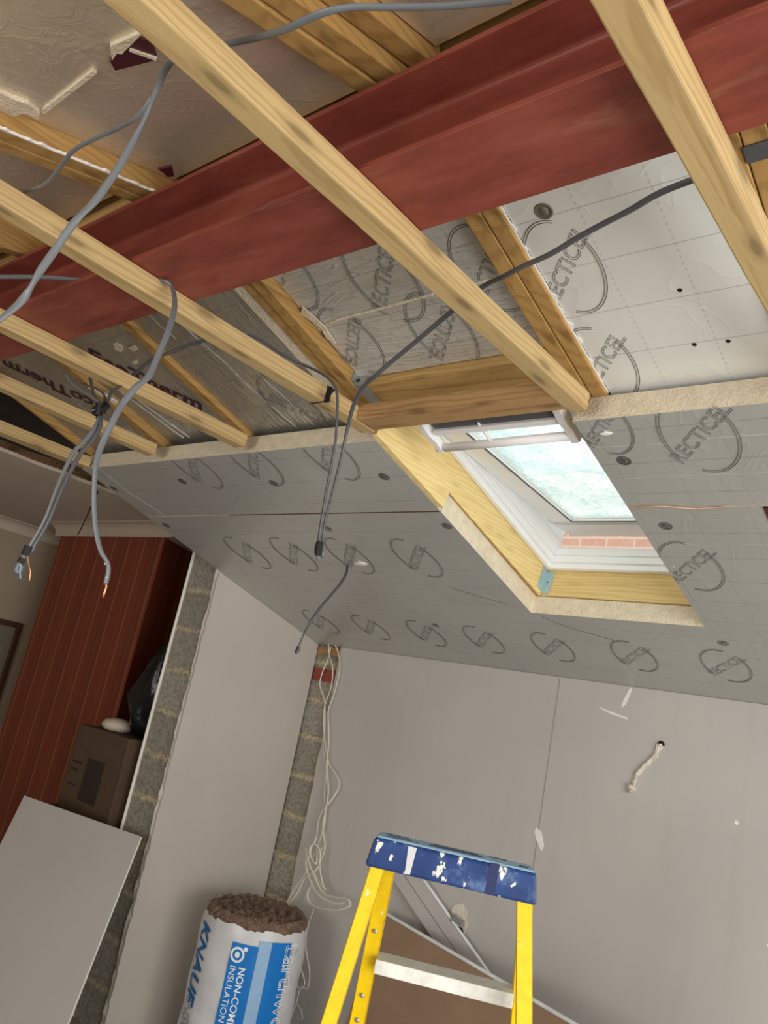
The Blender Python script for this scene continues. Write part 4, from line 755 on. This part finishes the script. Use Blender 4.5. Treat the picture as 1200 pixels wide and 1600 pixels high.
# white-faced sheet leaning on the blockwork pier
TL_, TR_ = Vector((-4.4255, 2.4181, -0.8000)), Vector((-3.5398, 2.6009, -0.8000))
dn = Vector((-0.2156, 0.3202, 0.9225)) * (-1.0); L_ = 0.949 / -dn.z * 1.0
nn = (TR_ - TL_).cross(dn).normalized()
if nn.y > 0: nn = -nn
sheet = thing('plasterboard_sheet', tuple((TL_ + TR_) / 2 + dn * L_), 'white-faced plasterboard sheet leaning at the lower left in front of the blockwork', 'plasterboard')
bk_ = -nn * 0.0125
fr_ = [TL_, TR_, TR_ + dn * L_, TL_ + dn * L_]
MB().hexa([tuple(p) for p in fr_] + [tuple(p + bk_ * 0.12) for p in fr_]).build('face_paper', M['white_sheet'], sheet)
MB().hexa([tuple(p + bk_ * 0.13) for p in fr_] + [tuple(p + bk_) for p in fr_]).build('plaster_core', M['white_edge'], sheet)

# brown sheet behind the ladder
A_, B_ = Vector((-2.6285, 3.4700, -0.9284)), Vector((-1.4172, 3.1101, -0.9350))
B2 = A_ + (B_ - A_) * 1.5
dd = Vector((B_ - A_)).normalized(); fw = Vector((dd.y, -dd.x, 0)).normalized()
if fw.y > 0: fw = -fw
def low(p): return Vector((p.x, p.y, -1.749)) + fw * 0.16
bs = thing('plasterboard_sheet', tuple((low(A_) + low(B2)) / 2), 'plasterboard sheet with brown paper back leaning on the wall behind the stepladder', 'plasterboard')
q_ = [A_, B2, low(B2), low(A_)]; th_ = -fw * 0.0125
MB().hexa([tuple(p) for p in q_] + [tuple(p + th_ * 0.9) for p in q_]).build('brown_backing', M['brown_paper'], bs)
ed_ = [A_ + Vector((0, 0, 0.0005)) + fw * 0.0015, B2 + Vector((0, 0, 0.0005)) + fw * 0.0015]
MB().hexa([tuple(ed_[0]), tuple(ed_[1]), tuple(ed_[1] + th_ * 1.1), tuple(ed_[0] + th_ * 1.1)] + [tuple(p + Vector((0, 0, 0.013))) for p in (ed_[0], ed_[1], ed_[1] + th_ * 1.1, ed_[0] + th_ * 1.1)]).build('white_edge', M['ink_white'], bs, bevel=0.003, label='rounded white edge')
# narrow grey-white offcut leaning diagonally behind it
o1, o2, o3, o4 = Vector((-2.7300, 3.5200, -0.7129)), Vector((-2.5924, 3.5200, -0.6434)), Vector((-2.0064, 3.5200, -1.0161)), Vector((-2.3521, 3.5200, -0.9781))
dl = (o3 - o2).normalized(); e_ = (o3 - o2).length * 2.2
a0, a1 = o1 , o2; c1_, c0_ = o2 + dl * e_, o1 + dl * e_
of = thing('plasterboard_offcut', tuple(c0_), 'narrow white board offcut leaning diagonally against the wall, seen through the stepladder', 'plasterboard')
MB().hexa([tuple(p) for p in (a0, a1, c1_, c0_)] + [tuple(p + Vector((0, 0.012, 0))) for p in (a0, a1, c1_, c0_)]).build('face_paper', M['white_sheet'], of)
pd = Vector((dl.z, 0, -dl.x)); pd = pd if pd.x > 0 else -pd
MB().hexa([tuple(p) for p in (a1 + pd * 0.003, a1 + pd * 0.011, c1_ + pd * 0.011, c1_ + pd * 0.003)] + [tuple(p + Vector((0, 0.012, 0))) for p in (a1 + pd * 0.003, a1 + pd * 0.011, c1_ + pd * 0.011, c1_ + pd * 0.003)]).build('white_edge', M['ink_white'], of, label='bright white edge')
mid = [(a0 + a1) / 2 + Vector((0, -0.001, 0)), (c0_ + c1_) / 2 + Vector((0, -0.001, 0))]
MB().tube([tuple(p) for p in mid], 0.0012, seg=4).build('score_line', M['greyrub'], of)

# broken box recess with a metal fitting, and the damaged plaster groove
w1 = thing('wall_box', (-2.2400, 3.5600, -0.8552), 'small metal wall box in a ragged round hole behind the stepladder', 'wall box')
c_ = Vector((-2.2457, 3.5690, -0.8573)); r = random.Random(2)
MB().prism([(c_.x + 0.062 * r.uniform(0.85, 1.1) * math.cos(k * math.pi / 9) * 0.8, c_.z + 0.085 * r.uniform(0.85, 1.1) * math.sin(k * math.pi / 9)) for k in range(18)], 3.5665, 3.5695, lambda a, b, c: (a, c, b)).build('ragged_plaster', M['plaster_old'], w1)
MB().prism([(c_.x + 0.012 + 0.03 * r.uniform(0.85, 1.1) * math.cos(k * math.pi / 7) * 0.9, c_.z - 0.045 + 0.03 * r.uniform(0.85, 1.1) * math.sin(k * math.pi / 7)) for k in range(14)], 3.5645, 3.567, lambda a, b, c: (a, c, b)).build('dark_hole', M['black_hole'], w1)
MB().tube([(c_.x - 0.005, 3.535, c_.z + 0.012), (c_.x + 0.045, 3.54, c_.z + 0.004)], 0.017, seg=14).lathe([(0.022, 0), (0.022, 0.006)], (c_.x - 0.010, 3.535, c_.z + 0.012), (1, 0, 0), 14).build('metal_fitting', M['galv'], w1, smooth=False)
gv = MB(); pts = smooth_path([(-1.3672, 3.5680, 0.1271), (-1.3865, 3.5660, 0.0769), (-1.4212, 3.5660, 0.0295), (-1.4540, 3.5660, -0.0123), (-1.4676, 3.5640, -0.0616), (-1.4790, 3.5620, -0.1048)], 5)
r = random.Random(31)
gv.tube([tuple(Vector(p) + Vector((r.uniform(-0.004, 0.004), 0, r.uniform(-0.004, 0.004)))) for p in pts], 0.010, 0.006, seg=7, rad=[0.9 + 0.5 * r.random() + (0.9 if i > 20 else 0) + (0.5 if i < 3 else 0) for i in range(len(pts))])
gvo = gv.build('plaster_scar', M['plaster_old'], label='broken diagonal strip of crumbling plaster on the wall at the right', cat='plaster damage')
MB().lathe([(0.016, 0), (0.010, 0.006), (0.004, 0.008)], (-1.3665, 3.5660, 0.1270), (0, -1, 0), 10).build('fixing_hole', M['black_hole'], gvo)
for k, lab in enumerate(('white triangular chip of torn paper on the wall joint above the stepladder', 'white plaster smear just under the slope on the eaves wall', 'thin white scratch on the eaves wall left of the plaster smear')):
    P_ = [[(-1.9071, -0.3472), (-1.8780, -0.3603), (-1.8553, -0.4168), (-1.8645, -0.4415), (-1.8984, -0.3992), (-1.9137, -0.3687)], [(-1.5384, 0.3504), (-1.5261, 0.3491), (-1.5475, 0.2763), (-1.5665, 0.2562), (-1.5664, 0.2795)], [(-1.6683, 0.2443), (-1.6130, 0.2319), (-1.5278, 0.2159), (-1.5330, 0.2093), (-1.6114, 0.2205), (-1.6675, 0.2385)]]
    MB().prism([(a, b) for a, b in P_[k]], 3.5685, 3.5699, lambda a, b, c: (a, c, b)).build('plaster_smear', M['white_edge'], label=lab, cat='plaster mark')

# stepladder
WX = Vector((0.836, 0.549, 0)); NX = Vector((-0.549, 0.836, 0))     # across the ladder, and away from the viewer
LP = Vector((-1.4721, 1.8478, -0.3860))
def LD(a, n, z): p = LP + WX * a + NX * n; return (p.x, p.y, z)
lad = thing('stepladder', LD(0.22, 0.1, -1.75), 'yellow fibreglass stepladder with a blue paint-spattered top cap', 'stepladder')
CW = 0.455
m = MB(); ZT, ZB = -0.318, -0.395
prof = [(-0.010, 0), (0.0, 0.0)]
m.hexa([LD(-0.012, -0.012, ZB), LD(CW + 0.002, -0.012, ZB), LD(CW + 0.008, 0.135, ZB), LD(-0.018, 0.135, ZB), LD(0.000, 0.0, ZT), LD(CW - 0.008, 0.0, ZT), LD(CW - 0.008, 0.112, ZT), LD(0.000, 0.112, ZT)])
cap = m.build('top_cap', M['blue'], lad, bevel=0.008)
MB().hexa([LD(0.004, 0.003, ZT), LD(CW - 0.012, 0.003, ZT), LD(CW - 0.012, 0.109, ZT), LD(0.004, 0.109, ZT), LD(0.010, 0.010, ZT + 0.005), LD(CW - 0.018, 0.010, ZT + 0.005), LD(CW - 0.018, 0.100, ZT + 0.005), LD(0.010, 0.100, ZT + 0.005)]).build('top_tray', plain('pale_blue_plastic', (150, 186, 216), 0.5, 0, 0.15, 16), cap, bevel=0.002, label='pale blue upper face')  # upper face set paler than the rest of the cap
gr = MB()
for (a, b, n0, n1_) in ((0.03, 0.12, 0.03, 0.037), (0.03, 0.10, 0.055, 0.061), (0.02, 0.09, 0.08, 0.086), (0.15, 0.30, 0.035, 0.052), (0.16, 0.29, 0.065, 0.080), (0.32, 0.37, 0.075, 0.088), (0.40, 0.425, 0.03, 0.05)):
    gr.prism([LD(a, n0, 0)[:2], LD(b, n0, 0)[:2], LD(b, n1_, 0)[:2], LD(a, n1_, 0)[:2]], ZT + 0.0045, ZT + 0.0058)
gr.build('tool_slot', plain('dark_blue_recess', (16, 30, 66), 0.5), cap)
nt = MB(); nt.hexa([LD(0.100, -0.0125, ZB + 0.004), LD(0.114, -0.0125, ZB + 0.004), LD(0.114, 0, ZB + 0.004), LD(0.100, 0, ZB + 0.004), LD(0.096, -0.001, ZT - 0.004), LD(0.120, -0.001, ZT - 0.004), LD(0.120, 0.01, ZT - 0.004), LD(0.096, 0.01, ZT - 0.004)])
nt.build('notch', M['wrap'], cap, label='pale notch in the front of the cap')
nt = MB(); nt.hexa([LD(0.318, -0.0125, ZB + 0.001), LD(0.345, -0.0125, ZB + 0.001), LD(0.345, 0, ZB + 0.001), LD(0.318, 0, ZB + 0.001), LD(0.322, -0.001, ZT + 0.002), LD(0.348, -0.001, ZT + 0.002), LD(0.348, 0.03, ZT + 0.002), LD(0.322, 0.03, ZT + 0.002)])
nt.build('notch', plain('dark_blue_groove', (16, 36, 84), 0.5), cap, label='dark vertical groove in the cap')
def channel(name, a_top, a_bot, n_top, n_bot, z0, z1, wf, dp, inner, side_):
    # C-channel rail: web across the front, flanges going back
    m = MB(); t_ = 0.004
    def P(a, n, f_): return LD(a_top + (a_bot - a_top) * f_ + a, n_top + (n_bot - n_top) * f_ + n, z1 + (z0 - z1) * f_)
    for (x0, x1, y0, y1) in ((0, wf, 0, t_), (0, t_, 0, dp), (wf - t_, wf, 0, dp)):
        m.hexa([P(x0, y0, 1), P(x1, y0, 1), P(x1, y1, 1), P(x0, y1, 1), P(x0, y0, 0), P(x1, y0, 0), P(x1, y1, 0), P(x0, y1, 0)])
    return m.build(name, M['yellow'], lad, bevel=0.0015)
DR = 1.75 + ZB
for (a0_, a1_, nb, wf, nt_) in ((0.004, -0.158, -0.20, 0.040, 0.004), (0.404, 0.590, -0.20, 0.042, 0.004)):
    channel('rail', a0_, a1_, nt_, nb, -1.735, ZB + 0.012, wf, 0.028, 0, 0)
for (a0_, a1_, wf) in ((0.026, -0.016, 0.042), (0.415, 0.540, 0.038)):
    channel('rail', a0_, a1_, 0.050, 0.36, -1.735, ZB + 0.012, wf, 0.028, 0, 0)
for k, zz_ in enumerate((-0.635, -0.905, -1.175, -1.445)):
    f_ = (ZB - zz_) / DR; xa = 0.026 - 0.042 * f_ + 0.040; xb = 0.415 + 0.125 * f_ + 0.002; n_ = 0.050 + 0.31 * f_
    m = MB(); m.hexa([LD(xa, n_ - 0.030, zz_ - 0.004), LD(xb, n_ - 0.030, zz_ - 0.004), LD(xb, n_ + 0.055, zz_ - 0.004), LD(xa, n_ + 0.055, zz_ - 0.004), LD(xa, n_ - 0.030, zz_), LD(xb, n_ - 0.030, zz_), LD(xb, n_ + 0.055, zz_), LD(xa, n_ + 0.055, zz_)])
    m.hexa([LD(xa, n_ - 0.033, zz_ - 0.036), LD(xb, n_ - 0.033, zz_ - 0.036), LD(xb, n_ - 0.029, zz_ - 0.036), LD(xa, n_ - 0.029, zz_ - 0.036), LD(xa, n_ - 0.033, zz_), LD(xb, n_ - 0.033, zz_), LD(xb, n_ - 0.029, zz_), LD(xa, n_ - 0.029, zz_)])
    m.build('tread', M['tread'], lad, bevel=0.0015, label='white paint-dusted metal tread')
rv = MB()
for (f_, dn_) in ((0.13, 0), (0.26, 0), (0.31, 0)):
    zz_ = ZB - DR * f_
    rv.lathe([(0.006, 0), (0.006, 0.002), (0.003, 0.004)], LD(0.026 - 0.042 * f_ + 0.02, 0.050 + 0.31 * f_ - 0.0005, zz_), tuple(-NX), 10)
rv.build('rivet', M['galv'], lad)
for (a_, n_) in ((-0.158 + 0.020, -0.188), (0.590 + 0.021, -0.188), (-0.016 + 0.021, 0.374), (0.54 + 0.02, 0.374)):
    MB().hexa([LD(a_ - 0.032, n_ - 0.02, -1.7499), LD(a_ + 0.032, n_ - 0.02, -1.7499), LD(a_ + 0.032, n_ + 0.024, -1.7499), LD(a_ - 0.032, n_ + 0.024, -1.7499), LD(a_ - 0.028, n_ - 0.016, -1.725), LD(a_ + 0.028, n_ - 0.016, -1.725), LD(a_ + 0.028, n_ + 0.02, -1.725), LD(a_ - 0.028, n_ + 0.02, -1.725)]).build('foot', M['tape'], lad, bevel=0.004)

# things stored in the room beyond
bx = thing('cardboard_box', (-4.22, 2.80, -1.75), 'large dark cardboard carton in the room beyond, lower one of the stack', 'box')
MB().box(-4.58, -3.95, 2.66, 2.92, -1.75, -0.86).build('carton', M['card'], bx, bevel=0.006)
MB().box(-4.40, -4.2, 2.657, 2.66, -1.2, -0.95).build('printed_panel', M['card_ink'], bx)
bx = thing('cardboard_box', (-4.22, 2.80, -0.86), 'dark printed cardboard carton on top of the stack, under the black bag', 'box')
MB().box(-4.50, -3.95, 2.67, 2.92, -0.858, -0.385).build('carton', M['card'], bx, bevel=0.006)
MB().box(-4.30, -4.12, 2.667, 2.67, -0.78, -0.55).build('printed_panel', M['card_ink'], bx)
for (x0, x1, z0, z1) in ((-4.46, -4.36, -0.60, -0.585), (-4.46, -4.38, -0.64, -0.628), (-4.45, -4.37, -0.72, -0.71)):
    MB().box(x0, x1, 2.667, 2.67, z0, z1).build('printed_line', M['card_ink'], bx)
pl_ = MB(); pl_.lathe([(0.0, -0.0), (0.07, 0.004), (0.095, 0.03), (0.08, 0.06), (0.03, 0.075), (0.0, 0.077)], (-4.27, 2.78, -0.384), (0, 0, 1), 18)
pl_.build('cloth_bundle', M['old_ceiling'], label='pale rounded bundle beside the black bag on the cartons', cat='cloth', smooth=True)
bg = MB(); r = random.Random(77); vs = []; fs = []; NU, NV = 26, 18
for i in range(NV + 1):
    ph = math.pi * i / NV
    for j in range(NU):
        t_ = 2 * math.pi * j / NU; k_ = 1 + 0.13 * math.sin(5 * t_ + 3 * ph) + 0.10 * math.sin(9 * t_ - 4 * ph) + r.uniform(-0.07, 0.07)
        sh = math.sin(ph); z = -math.cos(ph)
        nx = 0.14 * sh * k_ * (1.0 - 0.55 * max(0, z)); vs.append((-4.03 + nx * math.cos(t_) + 0.10 * max(0, z), 2.80 + 0.115 * sh * k_ * math.sin(t_), -0.383 + 0.23 * (1 + z) * (1 + 0.35 * max(0, z))))
for i in range(NV):
    for j in range(NU): fs.append((i * NU + j, i * NU + (j + 1) % NU, (i + 1) * NU + (j + 1) % NU, (i + 1) * NU + j))
bg.add(vs, fs); bg.build('bin_bag', M['bin_bag'], label='crumpled black plastic bag on top of the cartons in the room beyond', cat='bag', smooth=True)
pf = thing('picture_frame', (-6.60, 2.9, -0.4), 'dark brown framed picture on the side wall at the left edge', 'picture frame')
FY1, FZ1 = 3.158, 0.158; FY0, FZ0 = FY1 - 0.62, FZ1 - 0.9
m = MB()
for (y0, y1, z0, z1) in ((FY0, FY0 + 0.045, FZ0, FZ1), (FY1 - 0.045, FY1, FZ0, FZ1), (FY0 + 0.045, FY1 - 0.045, FZ1 - 0.045, FZ1), (FY0 + 0.045, FY1 - 0.045, FZ0, FZ0 + 0.045)): m.box(-6.618, -6.585, y0, y1, z0, z1)
m.build('frame', M['frame_wood'], pf, bevel=0.004)
MB().box(-6.616, -6.605, FY0 + 0.045, FY1 - 0.045, FZ0 + 0.045, FZ1 - 0.045).build('picture', M['picture'], pf)
